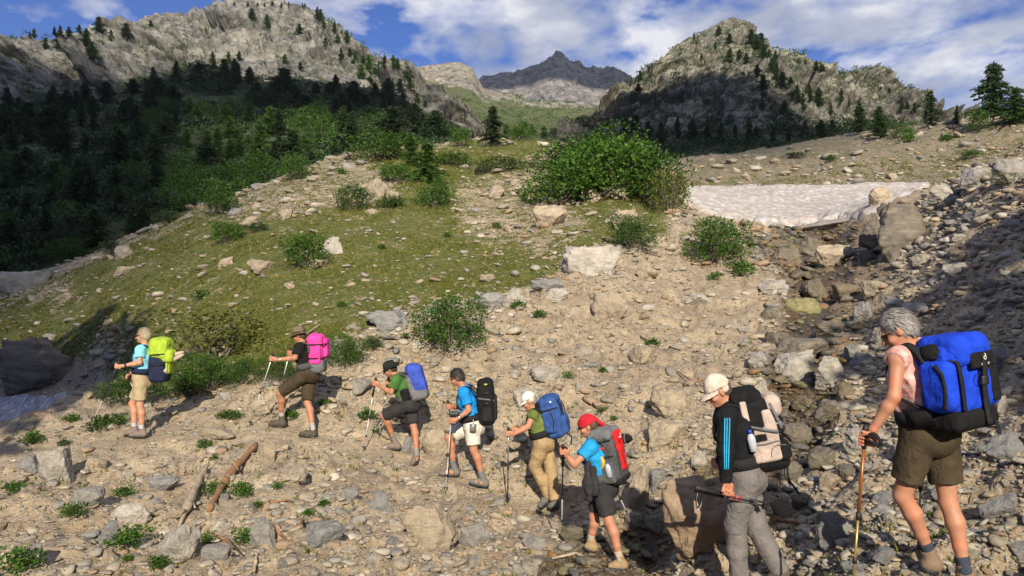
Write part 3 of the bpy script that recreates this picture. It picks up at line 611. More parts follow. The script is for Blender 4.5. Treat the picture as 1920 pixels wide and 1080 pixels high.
for k, (u, vb, w, h) in enumerate([(1480,500,62,36),(1534,566,58,38),(1592,566,52,32),(1450,604,46,32),(1466,655,52,32),(1420,694,42,32),(1602,684,48,36),(1562,796,64,40),(1500,834,56,36),(1448,794,52,36),(1542,884,62,40),(1596,906,46,32),(1428,744,42,30),(1622,604,52,36),(1520,474,46,28),(1484,904,52,36),(1642,560,46,32),(1240,1006,56,40),(1190,1000,40,30),(1075,1020,46,30),(1500,958,44,30),(1590,750,44,32),(1655,650,50,34),(1690,590,44,30),(1395,830,46,32),(1230,930,44,44)]):
    p = hit(u, vb-0.12*h); d = p[1]; W3 = w/F*d*1.1; H3 = h/F*d*1.3; wet_ = (1440 < u < 1600 and vb > 450) or vb > 1000
    put_rock(k*3+1, (p[0], p[1]+W3*.25, p[2]+H3*.2), (W3, W3*random.uniform(.6, .85), H3), random.uniform(0, 6.28), M[W_ if wet_ else G_ if k % 2 else S_], 'boulder', 'grey boulder in the stream gully', 'rock', 'boulders in the stream gully', random.uniform(-.2, .2))
    LB.append((put_rock.last, u, vb-h/2, w, 'boulder', 'near', 'wet' if wet_ else 'grey')); hero_px.append((u, vb-h/2, max(w, h)/2))
hero_px = np.array(hero_px)
# density of loose stones over the near ground
lo = (GY.ravel() > 4.2) & (GY.ravel() < 88) & (np.abs(_gu-960) < 1500) & (_gv < 1350)
VIS = np.nonzero(lo)[0]
def dens(u, v, X, Y):
    g, w, _ = masks(u, v, X, Y)
    st = sstep(-20, 25, sdist(u, v, STREAM)); sr = sstep(-20, 40, sdist(u, v, SCREE_R)); P = np.stack([X, Y, 0*X], -1)
    fg = sstep(900, 1000, v)*sstep(200, 900, u)
    cl = 0.55+0.9*np.clip(vnoise(P, 1.6, 40)+0.3, 0, 1)
    edge = np.exp(-(sdist(u, v, GRASS)/32.0)**2)*(u > 640)*(Y < 40)
    base = 0.34+0.75*st+0.8*sr+0.42*fg+0.85*edge
    tr = 1-0.55*np.exp(-(poly_dist(u, v, TRAIL, False)/20.0)**2)*(u < 1000)
    d = base*cl*tr*(1-0.58*g*(Y < 50))
    for r in ROCKY: d = d+0.30*sstep(-5, 15, sdist(u, v, r))
    sn = np.maximum(sdist(u, v, SNOW1)*(Y > 25)+(-99)*(Y <= 25), sdist(u, v, SNOW2)*(Y > 13)*(u < 250)-99*(Y <= 13)); d = np.where(sn > 2, 0.0, d)
    return d, w
_dv, _wv = dens(_gu[VIS], _gv[VIS], GX.ravel()[VIS], GY.ravel()[VIS])
# weight by the area a grid cell covers in the picture
_ar = (np.abs(np.gradient(_gu.reshape(GX.shape), axis=1)*np.gradient(_gv.reshape(GX.shape), axis=0))).ravel()[VIS]
_pw = _dv*np.clip(_ar, 0.15, 40)*((GY.ravel()[VIS] < 60) | (_dv < 9)); _pw /= _pw.sum()
SM = [rock(500+i, 1, 6, 0.0, 0.0, (1, 0.8, 0.5)) for i in range(40)]
MD = [rock(700+i, 2, 7, 0.0, 0.05, (1, 0.8, 0.5)) for i in range(40)]
def scatter(n, smin, smax, med, rng):
    k = rng.choice(len(VIS), n, p=_pw); idx = VIS[k]
    X = GX.ravel()[idx]+rng.normal(size=n)*0.02*GY.ravel()[idx]*0.3; Y = GY.ravel()[idx]*(1+rng.normal(size=n)*0.006)
    Z = hfull(X, Y); s = np.clip(med*np.exp(rng.normal(size=n)*0.55), smin, smax)
    return X, Y, Z, s*Y/F, _wv[k]
def merge_stones(name, protos, X, Y, Z, S, mat, rng, sink=0.1):
    Vs, Fs = [], []; n = len(X); off = 0; k = rng.integers(0, len(protos), n)
    for j in range(len(protos)):
        m_ = np.nonzero(k == j)[0]
        if len(m_) == 0: continue
        P, Fc = protos[j]; a = rng.uniform(0, 2*np.pi, len(m_)); t = rng.normal(size=len(m_))*0.35
        ca, sa, ct, st = np.cos(a), np.sin(a), np.cos(t), np.sin(t); sc = S[m_]
        fl = rng.uniform(0.6, 1.15, len(m_))
        x = P[:, 0][None]; y = P[:, 1][None]; z = P[:, 2][None]*fl[:, None]
        y2 = y*ct[:, None]-z*st[:, None]; z2 = y*st[:, None]+z*ct[:, None]
        x3 = x*ca[:, None]-y2*sa[:, None]; y3 = x*sa[:, None]+y2*ca[:, None]
        V = np.stack([x3*sc[:, None]+X[m_][:, None], y3*sc[:, None]+Y[m_][:, None], z2*sc[:, None]+Z[m_][:, None]+sink*sc[:, None]], -1)
        nv = P.shape[0]; Vs.append(V.reshape(-1, 3)); Fs.append((Fc[None]+off+np.arange(len(m_))[:, None, None]*nv).reshape(-1, 3)); off += len(m_)*nv
    return mk(name, np.concatenate(Vs), np.concatenate(Fs), mat, smooth=False)
r5 = np.random.default_rng(5)
X, Y, Z, S, wv = scatter(52000, 2.6, 11, 4.6, r5)
X2, Y2, Z2, S2, wv2 = scatter(12500, 8, 26, 11.5, r5)
dry = wv < 0.45; dry2 = wv2 < 0.45
tag(merge_stones('gravel', SM, X[dry], Y[dry], Z[dry], S[dry], M['scree'], r5), 'loose grey and tan gravel covering the banks and the foreground', 'gravel', kind='stuff')
tag(merge_stones('scree', MD, X2[dry2], Y2[dry2], Z2[dry2], S2[dry2], M['scree'], r5), 'loose fist-sized grey stones scattered over banks and slopes', 'scree', kind='stuff')
tag(merge_stones('stream_gravel', SM, X[~dry], Y[~dry], Z[~dry], S[~dry], M['stone_wet'], r5), 'wet brown gravel along the stream bed', 'gravel', kind='stuff')
tag(merge_stones('stream_pebbles', MD, X2[~dry2], Y2[~dry2], Z2[~dry2], S2[~dry2], M['stone_wet'], r5), 'wet dark cobbles lying in the stream', 'cobbles', kind='stuff')
X3, Y3, Z3, S3, wv3 = scatter(5200, 14, 34, 19, r5); u3, v3 = proj(X3, Y3, Z3)
kp = ((sdist(u3, v3, SCREE_R) > -10) | (sdist(u3, v3, STREAM) > -10) | (v3 > 940) | (r5.random(len(u3)) < 0.35)) & (poly_dist(u3, v3, TRAIL, False) > 14)
d3 = kp & (wv3 < 0.45); w3 = kp & (wv3 >= 0.45)
tag(merge_stones('rubble', MD, X3[d3], Y3[d3], Z3[d3], S3[d3], M['scree'], r5), 'angular rubble heaped on the right bank and across the foreground', 'rubble', kind='stuff')
tag(merge_stones('stream_rubble', MD, X3[w3], Y3[w3], Z3[w3], S3[w3], M['stone_wet'], r5), 'wet angular rubble filling the stream gully', 'rubble', kind='stuff')
# the largest loose stones as individuals
X, Y, Z, S, wv = scatter(900, 22, 58, 31, r5); u, v = proj(X, Y, Z); ok = (u > 0) & (u < 1920) & (v < 1075) & (v > 330)
cnt = 0; taken = []
FEET = [(258,820),(555,812),(755,850),(872,903),(1032,955),(1130,1055)]
for i in np.nonzero(ok)[0]:
    w = S[i]*F/Y[i]
    if any((u[i]-a)**2+(v[i]-b)**2 < (c*0.8+w*0.5)**2 for a, b, c in hero_px) or any((u[i]-a)**2+(v[i]-b)**2 < (w*0.55+w2*0.4)**2 for a, b, w2 in taken): continue
    if any(abs(u[i]-a) < 34+w*0.5 and abs(v[i]-b) < 20+w*0.4 for a, b in FEET): continue
    if poly_dist(u[i], v[i], TRAIL, False) < 16 and u[i] < 1000: continue
    p = hit(u[i], v[i])
    if abs(p[1]-Y[i]) > 0.08*Y[i]+0.3: continue
    if wv[i] > 0.45: mt, lab, grp = W_, 'wet brown or dark stone lying in the stream bed', 'large wet stones in the stream bed'
    elif sdist(u[i], v[i], GRASS) > 0: mt, lab, grp = T_, 'pale stone lying in the grass of the hillside', 'stones in the hillside grass'
    elif sdist(u[i], v[i], SCREE_R) > 0: mt, lab, grp = random.choice([S_, G_, P_]), 'grey angular stone on the scree of the right bank', 'stones on the right bank scree'
    elif v[i] > 800: mt, lab, grp = random.choice([S_, P_, G_, T_, S_]), 'grey or tan loose stone on the sandy ground below the trail', 'stones on the sandy foreground'
    else: mt, lab, grp = random.choice([S_, P_, T_, S_]), 'grey or tan stone on the sandy bank above the trail', 'stones on the sandy bank'
    s = S[i]; r = random.uniform(0.42, 0.85)
    put_rock(random.randrange(14), (X[i], Y[i], Z[i]+s*r*0.16), (s, s*random.uniform(0.6, 0.9), s*r), random.uniform(0, 6.28), M[mt], 'stone', lab, 'stone', grp, random.uniform(-0.25, 0.25))
    LB.append((bpy.context.scene.collection.objects[-1] if False else put_rock.last, u[i], v[i], w, 'stone', 'near', {W_: 'wet', T_: 'tan', P_: 'pale', G_: 'grey', S_: 'mottled'}[mt])); taken.append((u[i], v[i], w)); cnt += 1
    if cnt >= 228: break
print('stones', cnt)
# ------------------------------------------------------------------ driftwood
def limb(name, pts, radii, mat, parent=None, nseg=10, wob=0.15, seed=0, origin=None):
    pts = np.array(pts, float); n = 26; s = np.linspace(0, len(pts)-1, n); C = np.stack([np.interp(s, np.arange(len(pts)), pts[:, k]) for k in range(3)], 1); R = np.interp(s, np.linspace(0, len(pts)-1, len(radii)), radii)
    T = np.gradient(C, axis=0); T /= np.linalg.norm(T, axis=1)[:, None]; A = np.cross(T, [0.31, 0.2, 0.93]); A /= np.linalg.norm(A, axis=1)[:, None]; B = np.cross(T, A)
    th = np.linspace(0, 2*np.pi, nseg, endpoint=False); V = C[:, None]+(A[:, None]*np.cos(th)[None, :, None]+B[:, None]*np.sin(th)[None, :, None])*R[:, None, None]
    V = V.reshape(-1, 3); q = vnoise(V, R.mean()*2.2, seed)
    V = V+(V-np.repeat(C, nseg, 0))*q[:, None]*wob*2
    i = np.arange(n*nseg).reshape(n, nseg); j = np.roll(i, -1, 1)
    Fc = np.stack([i[:-1], j[:-1], j[1:], i[1:]], -1).reshape(-1, 4).tolist()+[list(i[0])[::-1], list(i[-1])]
    return mk(name, V, [tuple(f) for f in Fc], mat, parent, origin=origin)
def gpt(u, v, up=0.0):
    p = hit(u, v); p[2] += up; return p
def wood(name, pxs, rr, mat, lab, up, branch=None, seed=1, cat='log'):
    P = [gpt(u, v, z) for (u, v), z in zip(pxs, up)]
    o = empty(name, P[0], lab, cat); limb('trunk', P, rr, mat, o, seed=seed, wob=0.22)
    for b in branch or []: limb('branch', [gpt(u, v, z) for u, v, z in b[0]], b[1], mat, o, seed=seed+3)
    return o
wood('driftwood', [(335,993),(352,962),(372,920),(392,880)], [0.012,0.035,0.05,0.045,0.04,0.008], M['wood_pale'], 'pale weathered driftwood with a forked lower end lying on the sandy slope', [0.02,0.06,0.09,0.08], [([(358,955,0.08),(366,962,0.05)], [0.03,0.012])], 1)
wood('driftwood', [(392,965),(415,928),(442,888),(481,844)], [0.03,0.04,0.042,0.045,0.035], M['wood_red'], 'reddish brown splintered log lying right of the pale driftwood', [0.03,0.07,0.09,0.06], [([(440,890,0.13),(447,897,0.10)], [0.02,0.008])], 5)
for pts, lab, c in [([(398,1008),(425,1020),(440,1048)],'thin curved stick below the lower end of the reddish log','wood_red'),([(510,995),(528,1012),(540,1024)],'short brown stick right of the bright green plant','wood_red'),([(476,1080),(482,1045)],'pale stub of wood at the bottom edge','wood_pale'),([(490,948),(515,947),(543,945)],'thin brown twig lying level in the sand','wood_red'),
    ([(545,1005),(562,992),(570,975)],'thin reddish stick beside the broad grey slab','wood_red'),([(1035,1060),(1080,1045),(1110,1062)],'bent dry twig at the stream edge between the boots','wood_pale'),([(1270,705),(1300,720),(1318,716)],'thin dry root on the bank above the white cap','wood_red'),([(1430,965),(1465,985),(1500,990)],'dark broken stick on the gravel right of the black jacket hiker','wood_red'),([(600,612),(560,640)],'long dry twig above the pink backpack','wood_pale')]:
    P = [gpt(u, v, 0.035) for u, v in pts]; o = limb('stick', P, [0.012,0.016,0.008], M[c], seed=len(lab), origin=P[0]); tag(o, lab, 'stick')
# ------------------------------------------------------------------ vegetation protos
def leaf_cards(C, D, size, rng, asp=0.5, quads=True, hang=0.0):
    """small leaf-shaped quads at C growing along D"""
    n = len(C); D = D/(np.linalg.norm(D, axis=1)[:, None]+1e-9); R = rng.normal(size=(n, 3)); S = np.cross(D, R); S /= np.linalg.norm(S, axis=1)[:, None]+1e-9
    L = size*rng.uniform(0.6, 1.3, n); Wd = L*asp; up = np.cross(D, S)*0.18
    a = C; b = C+D*(L*0.5)[:, None]+S*(Wd*0.5)[:, None]+up*L[:, None]; c = C+D*L[:, None]; d = C+D*(L*0.5)[:, None]-S*(Wd*0.5)[:, None]+up*L[:, None]
    V = np.stack([a, b, c, d], 1).reshape(-1, 3); return V, np.arange(4*n).reshape(n, 4)
def conifer_proto(seed, mat, dense=1.0, droop=0.25, wid=0.20, bare=0.08, lev=34):
    r = np.random.default_rng(seed); C, D = [], []; sz = []
    lean = r.normal(size=2)*0.02
    prof = lambda t: wid*1.5*(1-t)**0.62*(0.8+0.3*math.sin(t*17+seed)+0.15*math.sin(t*41+seed*2))*(0.55+0.45*min(1, t/0.18))+0.012
    for k in range(lev):
        t = bare+(1-bare)*((k+r.uniform(-.3, .3))/lev)
        t = min(max(t, bare), 0.99); nb = int(r.integers(5, 9)*dense)+2
        for b in range(nb):
            if r.random() < 0.14: continue
            a = r.uniform(0, 2*np.pi); Lb = prof(t)*r.uniform(0.45, 1.35)
            dr = np.array([math.cos(a), math.sin(a), 0]); m_ = max(3, int(Lb/0.017))
            for j in range(m_):
                f = (j+0.6)/m_; z = t+Lb*(0.30*f-droop*2.2*f*f)+0.05*Lb
                for q in range(3):
                    C.append([dr[0]*Lb*f+lean[0]*t+r.normal()*0.008, dr[1]*Lb*f+lean[1]*t+r.normal()*0.008, z+r.normal()*0.006])
                    D.append(dr*0.8+np.array([-dr[1], dr[0], 0])*r.normal()*0.9+np.array([0, 0, r.normal()*0.35-0.15]))
    for z in np.linspace(0.94, 1.0, 14): C.append([lean[0], lean[1], z-0.01]); D.append([r.normal()*.3, r.normal()*.3, 1])
    V, Fc = leaf_cards(np.array(C), np.array(D), 0.046, r, 0.45)
    t = empty('conifer', (0, 0, -500)); off = np.array([0, 0, -500.0])
    mk('crown', V+off, Fc, mat, t, smooth=False)
    limb('trunk', np.array([[0, 0, -0.06], [lean[0]*.5, lean[1]*.5, 0.5], [lean[0], lean[1], 0.97]])+off, [0.016, 0.009, 0.002], M['bark'], t, nseg=7)
    return t
def shrub_proto(seed, mat, n=2600, leaf=0.05, stems=9, form=(0.5, 0.5, 0.62), name='shrub', gaps=0.5):
    """a rounded broadleaf shrub of height 1, width 1"""
    r = np.random.default_rng(seed); off = np.array([0, 0, -500.0]); t = empty(name, (0, 0, -500)); S = []
    lob = [(np.array([r.normal()*0.22, r.normal()*0.22, r.uniform(0.35, 0.74)]), r.uniform(0.14, 0.27)) for _ in range(14)]
    lob += [(np.array([0.36*math.cos(a), 0.36*math.sin(a), r.uniform(0.16, 0.36)]), r.uniform(0.13, 0.2)) for a in np.arange(0, 6.28, 0.7)]
    C, D = [], []
    for c, R in lob:
        m_ = int(n*R*R/ (sum(q[1]**2 for q in lob)))
        d = r.normal(size=(m_, 3)); d /= np.linalg.norm(d, axis=1)[:, None]; rr = R*r.uniform(0.35, 1.12, m_)**0.6
        C.append(c+d*rr[:, None]*np.array([1.1, 1.1, 0.9])); D.append(d+np.array([0, 0, 0.5])+r.normal(size=(m_, 3))*0.5)
    C = np.concatenate(C); D = np.concatenate(D); k = vnoise(C, 0.11, seed) > -0.25-0.3*(1-gaps); k &= C[:, 2] > 0.02; C, D = C[k], D[k]
    V, Fc = leaf_cards(C, D, leaf, r, 0.6); mk('foliage', V+off, Fc, mat, t, smooth=False)
    SV, SF = [], []
    for i in range(stems):
        c = lob[i % len(lob)][0]; a = np.array([c[0]*0.12, c[1]*0.12, -0.04]); pts = np.array([a, a*0.5+c*0.5+[0, 0, -0.06], c+[0, 0, 0.1]]); nn = 5
        th = np.linspace(0, 2*np.pi, nn, endpoint=False)
        for q, p in enumerate(pts):
            R = (0.013, 0.009, 0.003)[q]; SV += [p+np.array([math.cos(x)*R, math.sin(x)*R, 0]) for x in th]
        o = i*15
        for q in range(2):
            for j in range(nn): SF.append((o+q*5+j, o+q*5+(j+1) % 5, o+q*5+5+(j+1) % 5, o+q*5+5+j))
    mk('stems', np.array(SV)+off, SF, M['bark'], t, smooth=True)
    return t
CON_D = [conifer_proto(20+i, M['leaf_dark'], 1.0, [0.25, 0.1, 0.3, 0.18][i], [0.2, 0.25, 0.17, 0.3][i], [0.05, 0.1, 0.04, 0.16][i]) for i in range(4)]
CON_L = [conifer_proto(40+i, M['leaf_larch'], 0.9, [0.12, 0.05, 0.18][i], [0.26, 0.22, 0.32][i], 0.05) for i in range(3)]
SHR = [shrub_proto(60+i, M['leaf'], 3000, 0.055) for i in range(4)]
SHR_D = [shrub_proto(70+i, M['leaf_dark'], 2200, 0.06) for i in range(2)]
SHR_Y = [shrub_proto(80+i, M['leaf_yellow'], 1500, 0.055, 16, gaps=1.0) for i in range(2)]
SHR_N = [shrub_proto(90+i, M['leaf'], 6500, 0.036, 14) for i in range(2)]      # finer leaves for near shrubs
PLN = [shrub_proto(95+i, M['leaf'], 420, 0.16, 5, name='plant') for i in range(3)]
PROTOS = CON_D+CON_L+SHR+SHR_D+SHR_Y+SHR_N+PLN
def place(proto, p, h, w=None, label=None, cat='tree', group=None, name=None):
    w = w or h; c = copy_tree(proto, tuple(p), random.uniform(0, 6.28), (w, w, h)); 
    if name: c.name = name
    return tag(c, label, cat, group)
def near_plant(proto, u, vb, w, h, label, cat, group=None, name=None, dd=0.0):
    p = hit(u, vb-2); d = p[1]; p[1] += dd; p[2] -= 0.03*h/F*d
    return place(proto, p, h/F*d*1.08, w/F*d*1.1, label, cat, group, name)
for i, (u, vb, w, h, pr, lab) in enumerate([
 (1040,384,125,92,SHR[0],'dense green shrub at the left end of the big thicket on the hill'),(1100,374,140,112,SHR[1],'green shrub left of the middle of the big hill thicket'),(1163,374,150,124,SHR[2],'tallest green shrub in the middle of the big hill thicket'),(1216,386,125,118,SHR[3],'green shrub right of the tallest one in the hill thicket'),
 (1075,322,120,62,SHR_D[0],'darker shrub at the back left of the hill thicket'),(1150,322,150,74,SHR[0],'green shrub at the back of the hill thicket'),(1256,402,75,88,SHR_Y[0],'yellow green shrub at the right end of the hill thicket'),
 (1345,494,124,92,SHR_N[0],'bright green bush on the stream bank left of the snow'),(1190,472,86,70,SHR_N[1],'loose green bush above the rounded boulder'),(845,660,122,112,SHR_N[0],'leafy dark bush on the bank straight above the third and fourth hiker'),
 (405,672,200,96,SHR_Y[1],'wide brownish yellow bush between the first and the second hiker'),(716,302,110,58,SHR[1],'green shrub on the hilltop left of the small larches'),(660,397,52,52,SHR[3],'small green shrub left of the tan boulder on the hill'),
 (800,345,84,70,CON_L[2],'young larch on the middle of the hilltop'),(815,392,66,60,SHR[0],'dark green shrub below the young larch on the hill'),(770,315,60,60,CON_L[1],'young larch behind the hilltop slope'),(575,503,78,72,SHR[2],'small ragged green shrub beside the pale boulder in the grass'),
 (424,457,60,42,SHR[2],'low green bush on the left shoulder of the hill'),(482,438,34,26,SHR_D[0],'small dark bush right of the low bush on the left shoulder'),(553,338,54,52,SHR[3],'green bush at the crest above the small ragged conifer'),(412,405,66,66,SHR[0],'green bush on the crest at the edge of the shaded forest'),
 (240,758,100,62,SHR_N[1],'bright green leafy shrub directly behind the first hiker, left side'),(330,748,120,62,SHR_N[0],'bright green leafy shrub behind the green backpack'),(400,735,100,66,SHR_N[1],'green leafy shrub halfway between the first two hikers'),(465,720,70,52,SHR_N[0],'green shrub behind the poles of the second hiker'),(528,722,60,56,SHR_N[1],'dark leafy shrub under the arm of the second hiker'),
 (645,690,66,70,SHR_N[0],'dark green shrub right of the pink backpack'),(925,277,58,72,CON_D[3],'dark conifer standing alone on the hill skyline'),(868,278,34,40,SHR[2],'small round shrub on the skyline left of the lone conifer'),(980,266,50,34,SHR[1],'small shrub on the skyline right of the lone conifer'),
 (1650,262,62,56,CON_L[0],'green larch on the brown moraine crest'),(1745,240,62,62,CON_D[0],'dark pointed spruce on the moraine crest'),(1794,235,28,34,CON_D[2],'small spruce on the crest right of the dark pointed spruce'),(1862,242,100,112,CON_D[3],'largest dark conifer on the crest at upper right'),(1905,236,80,66,CON_L[2],'green conifer leaning out of the frame at upper right'),(1835,250,40,44,SHR[3],'green shrub under the largest dark conifer'),
 (1612,256,48,56,CON_D[1],'dark spruce at the left end of the moraine crest trees'),(1700,262,44,26,SHR[0],'low green shrub on the moraine crest'),(205,485,40,34,SHR_D[1],'dark bush beside the brown boulder on the left'),(310,425,44,36,SHR_D[0],'dark bush on the shaded crest at left'),(700,660,40,30,SHR_N[1],'low green shrub left of the leafy dark bush'),(900,330,24,20,SHR_D[0],'tiny dark bush in the upper grass'),(1490,300,40,10,SHR_D[1],'flat dark juniper patch on the brown moraine'),
 (730,395,50,28,SHR[1],'low spreading shrub below the tan boulder'),(850,312,70,24,SHR[2],'flat green shrub near the hilltop'),(940,322,80,26,SHR[3],'flat green shrub patch above the dry stony slope'),(745,345,60,40,SHR[2],'green shrub right of the tan boulder on the hill'),
 (1890,350,50,26,SHR_Y[0],'yellowish plant on the rocky crest at right edge')]):
    nm = 'conifer' if pr in CON_D+CON_L else 'shrub'
    near_plant(pr, u, vb, w, h, lab, 'conifer' if nm == 'conifer' else 'shrub', None, nm)
for (u, v, w) in [(385,847,30),(405,868,24),(27,928,44),(147,975,42),(123,970,32),(238,1030,70),(240,1056,24),(462,1022,44),(447,938,46),(398,930,40),(483,958,26),(30,1082,80),(60,838,44),(297,1070,46),(235,935,40),(387,1022,30),(520,922,22),(577,970,26),(607,958,26),(547,897,28),(132,795,30),(190,812,50),(220,800,36),(120,838,24),(420,790,30),(440,790,30),(545,790,34),(605,765,24),
    (690,792,40),(710,814,16),(1130,700,18),(1128,782,18),(1225,652,30),(1066,716,22),(1150,790,16),(973,585,30),(1010,600,30),(715,472,16),(760,640,22),(1340,530,28),(840,448,18),(930,430,18),(640,330,20),(1480,350,1),(1580,880,10),(1820,300,30),(1700,270,30),(1775,268,26),(1560,305,22),(1390,520,50),(375,565,30),(640,580,22),(900,570,26)]:
    if w < 3: continue
    LB.append((None, u, v, w, 'green plant', 'near', '')); LB[-1] = (near_plant(random.choice(PLN), u, v, w*.82, w*0.6, 'small low green plant growing between the stones', 'plant', 'small green plants between the stones', 'plant'),)+LB[-1][1:]
# grass: short blades over the green part of the ground
def grass():
    r = np.random.default_rng(9); g = g_[VIS]; w = np.clip(_ar, 0.1, 30)*(0.02+g)*(_wv < 0.4)*(GY.ravel()[VIS] < 70); 
    jj = vnoise(np.stack([GX.ravel()[VIS], GY.ravel()[VIS], 0*GX.ravel()[VIS]], -1), 0.7, 61); w = w*np.clip(jj+0.55, 0.02, 1)**1.5; w /= w.sum()
    n = 60000; k = r.choice(len(VIS), n, p=w); idx = VIS[k]; X = GX.ravel()[idx]+r.normal(size=n)*0.04; Y = GY.ravel()[idx]*(1+r.normal(size=n)*0.004); Z = hfull(X, Y)
    C, D = [], []; hh = np.clip(3.6*Y/F, 0.05, 0.22)*r.uniform(0.5, 1.4, n)
    for b in range(4):
        o = r.normal(size=(n, 2))*hh[:, None]*0.45; C.append(np.stack([X+o[:, 0], Y+o[:, 1], Z-0.01], -1)); D.append(np.stack([r.normal(size=n)*0.5, r.normal(size=n)*0.5, np.ones(n)], -1))
    C = np.concatenate(C); D = np.concatenate(D); L = np.tile(hh, 4)
    D = D/np.linalg.norm(D, axis=1)[:, None]; S = np.cross(D, r.normal(size=D.shape)); S /= np.linalg.norm(S, axis=1)[:, None]
    a = C-S*(L*0.20)[:, None]; b = C+S*(L*0.20)[:, None]; c = C+D*L[:, None]
    V = np.stack([a, b, c], 1).reshape(-1, 3); o = mk('grass', V, np.arange(len(V)).reshape(-1, 3), M['grass'], smooth=False)
    tag(o, 'short patchy green grass covering the hillside and the banks', 'grass', kind='stuff')
grass()
# ------------------------------------------------------------------ trees on the mountains
def surf_at(PG, u, v):
    fl = PG.reshape(-1, 3); 
    if id(PG) not in surf_at.c: surf_at.c[id(PG)] = proj(fl[:, 0], fl[:, 1], fl[:, 2])
    uu, vv = surf_at.c[id(PG)]; d = (uu-u)**2+(vv-v)**2; m_ = d < d.min()+9; k = np.nonzero(m_)[0]; return fl[k[np.argmin(fl[k, 1])]].copy()
surf_at.c = {}
def far_tree(PG, u, v, h, pr, lab, cat, group, nm='conifer', wf_=1.0):
    p = surf_at(PG, u, v); H = h/F*p[1]; p[2] -= 0.05*H; o = place(pr, p, H, H*wf_, lab, cat, group, nm); LB.append((o, u, v, h, {'shrub': 'bush'}.get(cat, cat), 'far', 'dark' if 'dark' in lab else 'green')); return p
FOR_A = [(-60,200),(150,196),(225,190),(255,160),(330,135),(420,135),(500,150),(560,172),(620,160),(700,172),(760,205),(812,240),(835,268),(700,290),(600,320),(520,345),(430,380),(330,420),(180,480),(-60,530)]
random.seed(21); pts = []; tries = 0
while len(pts) < 222 and tries < 20000:
    tries += 1; u = random.uniform(-50, 840); v = random.uniform(130, 520)
    if not in_poly(u, v, FOR_A): continue
    sp = 13 if v < 260 else 18
    if any((u-a)**2+((v-b)*1.25)**2 < sp*sp for a, b in pts): continue
    pts.append((u, v))
pts.sort(key=lambda q: q[1])
for u, v in pts:
    if v < 330 or u < 330:
        if (340 < u < 520 and 215 < v < 315) or (530 < u < 650 and 235 < v < 300):
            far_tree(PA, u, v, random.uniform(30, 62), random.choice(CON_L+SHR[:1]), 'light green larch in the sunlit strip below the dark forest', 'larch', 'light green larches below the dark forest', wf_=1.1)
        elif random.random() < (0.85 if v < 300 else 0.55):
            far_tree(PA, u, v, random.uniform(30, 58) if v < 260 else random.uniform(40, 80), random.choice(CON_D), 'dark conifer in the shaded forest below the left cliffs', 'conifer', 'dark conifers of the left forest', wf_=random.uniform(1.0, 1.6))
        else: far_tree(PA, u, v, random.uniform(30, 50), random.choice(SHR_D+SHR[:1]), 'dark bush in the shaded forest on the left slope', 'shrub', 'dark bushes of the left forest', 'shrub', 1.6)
    else: far_tree(PA, u, v, random.uniform(34, 58), random.choice(SHR), 'green bush on the slope behind the left shoulder of the hill', 'shrub', 'green bushes behind the hill shoulder', 'shrub', 1.5)
for u, v, h in [(70,63,20),(188,66,36),(98,66,18),(115,66,20),(130,72,22),(210,74,22),(240,70,30),(282,50,14),(85,90,24),(112,92,34),(160,90,36),(172,115,40),(55,68,12),(150,66,18)]:
    far_tree(PA, u, v, h, random.choice(CON_D), 'dark conifer on the skyline ledge above the left cliffs', 'conifer', 'conifers along the left cliff top')
for u, v in [(600,40),(608,55),(620,70),(632,78),(645,92),(655,105),(668,112),(680,120),(690,128),(702,138),(715,142),(722,128),(738,132),(748,128),(640,110),(660,130),(676,145),(694,155),(735,160),(752,175),(770,165),(784,190),(800,200),(762,150),(778,210),(594,35),(610,85),(630,60),(650,78),(470,40),(500,52),(560,70),(400,118),(425,120),(450,112),(560,130),(535,118)]:
    far_tree(PA, u, v, random.uniform(14, 30), random.choice(CON_D+CON_L), 'small conifer clinging to the shoulder of the left mountain', 'conifer', 'conifers on the left mountain shoulder')
for u, v in [(440,10),(484,12),(498,12),(526,12),(540,12),(549,13),(566,14),(573,15),(463,11),(512,12)]:
    far_tree(PA, u, v, random.uniform(7, 12), random.choice(CON_D), 'tiny conifer on the summit line of the left cliff', 'conifer', 'tiny conifers on the left summit')
EL = [(1350,66,20),(1368,84,24),(1410,84,32),(1420,95,34),(1427,96,36),(1433,110,28),(1442,122,30),(1450,135,30),(1458,150,34),(1466,165,34),(1480,178,36),(1495,195,36),(1508,206,34),(1420,150,28),(1430,170,32),(1300,74,14),(1366,118,24),(1370,108,20),(1386,110,22),(1400,120,24),(1454,110,20),(1512,118,10),(1498,118,8),(1530,135,22),(1537,136,20),(1545,136,16),(1518,190,34),(1536,200,40),(1575,190,26),(1472,214,30),(1634,152,12),(1650,168,14),(1665,176,12),
 (1690,205,24),(1702,210,20),(1712,212,20),(1722,216,18),(1684,200,16),(1202,166,34),(1198,178,26),(1270,255,40),(1300,262,44),(1325,268,40),(1350,264,40),(1405,266,46),(1420,262,30),(1450,268,34),(1510,258,36),(1540,264,44),(1560,250,30),(1240,270,46),(1215,262,40),(1190,258,46),(1170,262,44),(1378,258,30),(1480,262,30),(1430,205,26),(1560,215,24),(1590,205,20),(1140,240,22),(1315,110,14),(1340,90,14)]
for u, v, h in EL: far_tree(PE, u, v, h, random.choice(CON_D), 'dark conifer growing on the crags of the right mountain', 'conifer', 'conifers on the right mountain')
for u, v, h in [(850,262,34),(880,258,30),(985,240,16),(1000,252,22),(1020,258,26),(1045,262,30),(1065,256,26),(905,248,22),(950,250,20),(1085,262,20)]:
    far_tree(PD, u, v, h, random.choice(SHR_D+CON_D), 'dark scrub on the floor of the central valley', 'scrub', 'dark scrub in the central valley', 'shrub', 1.4)
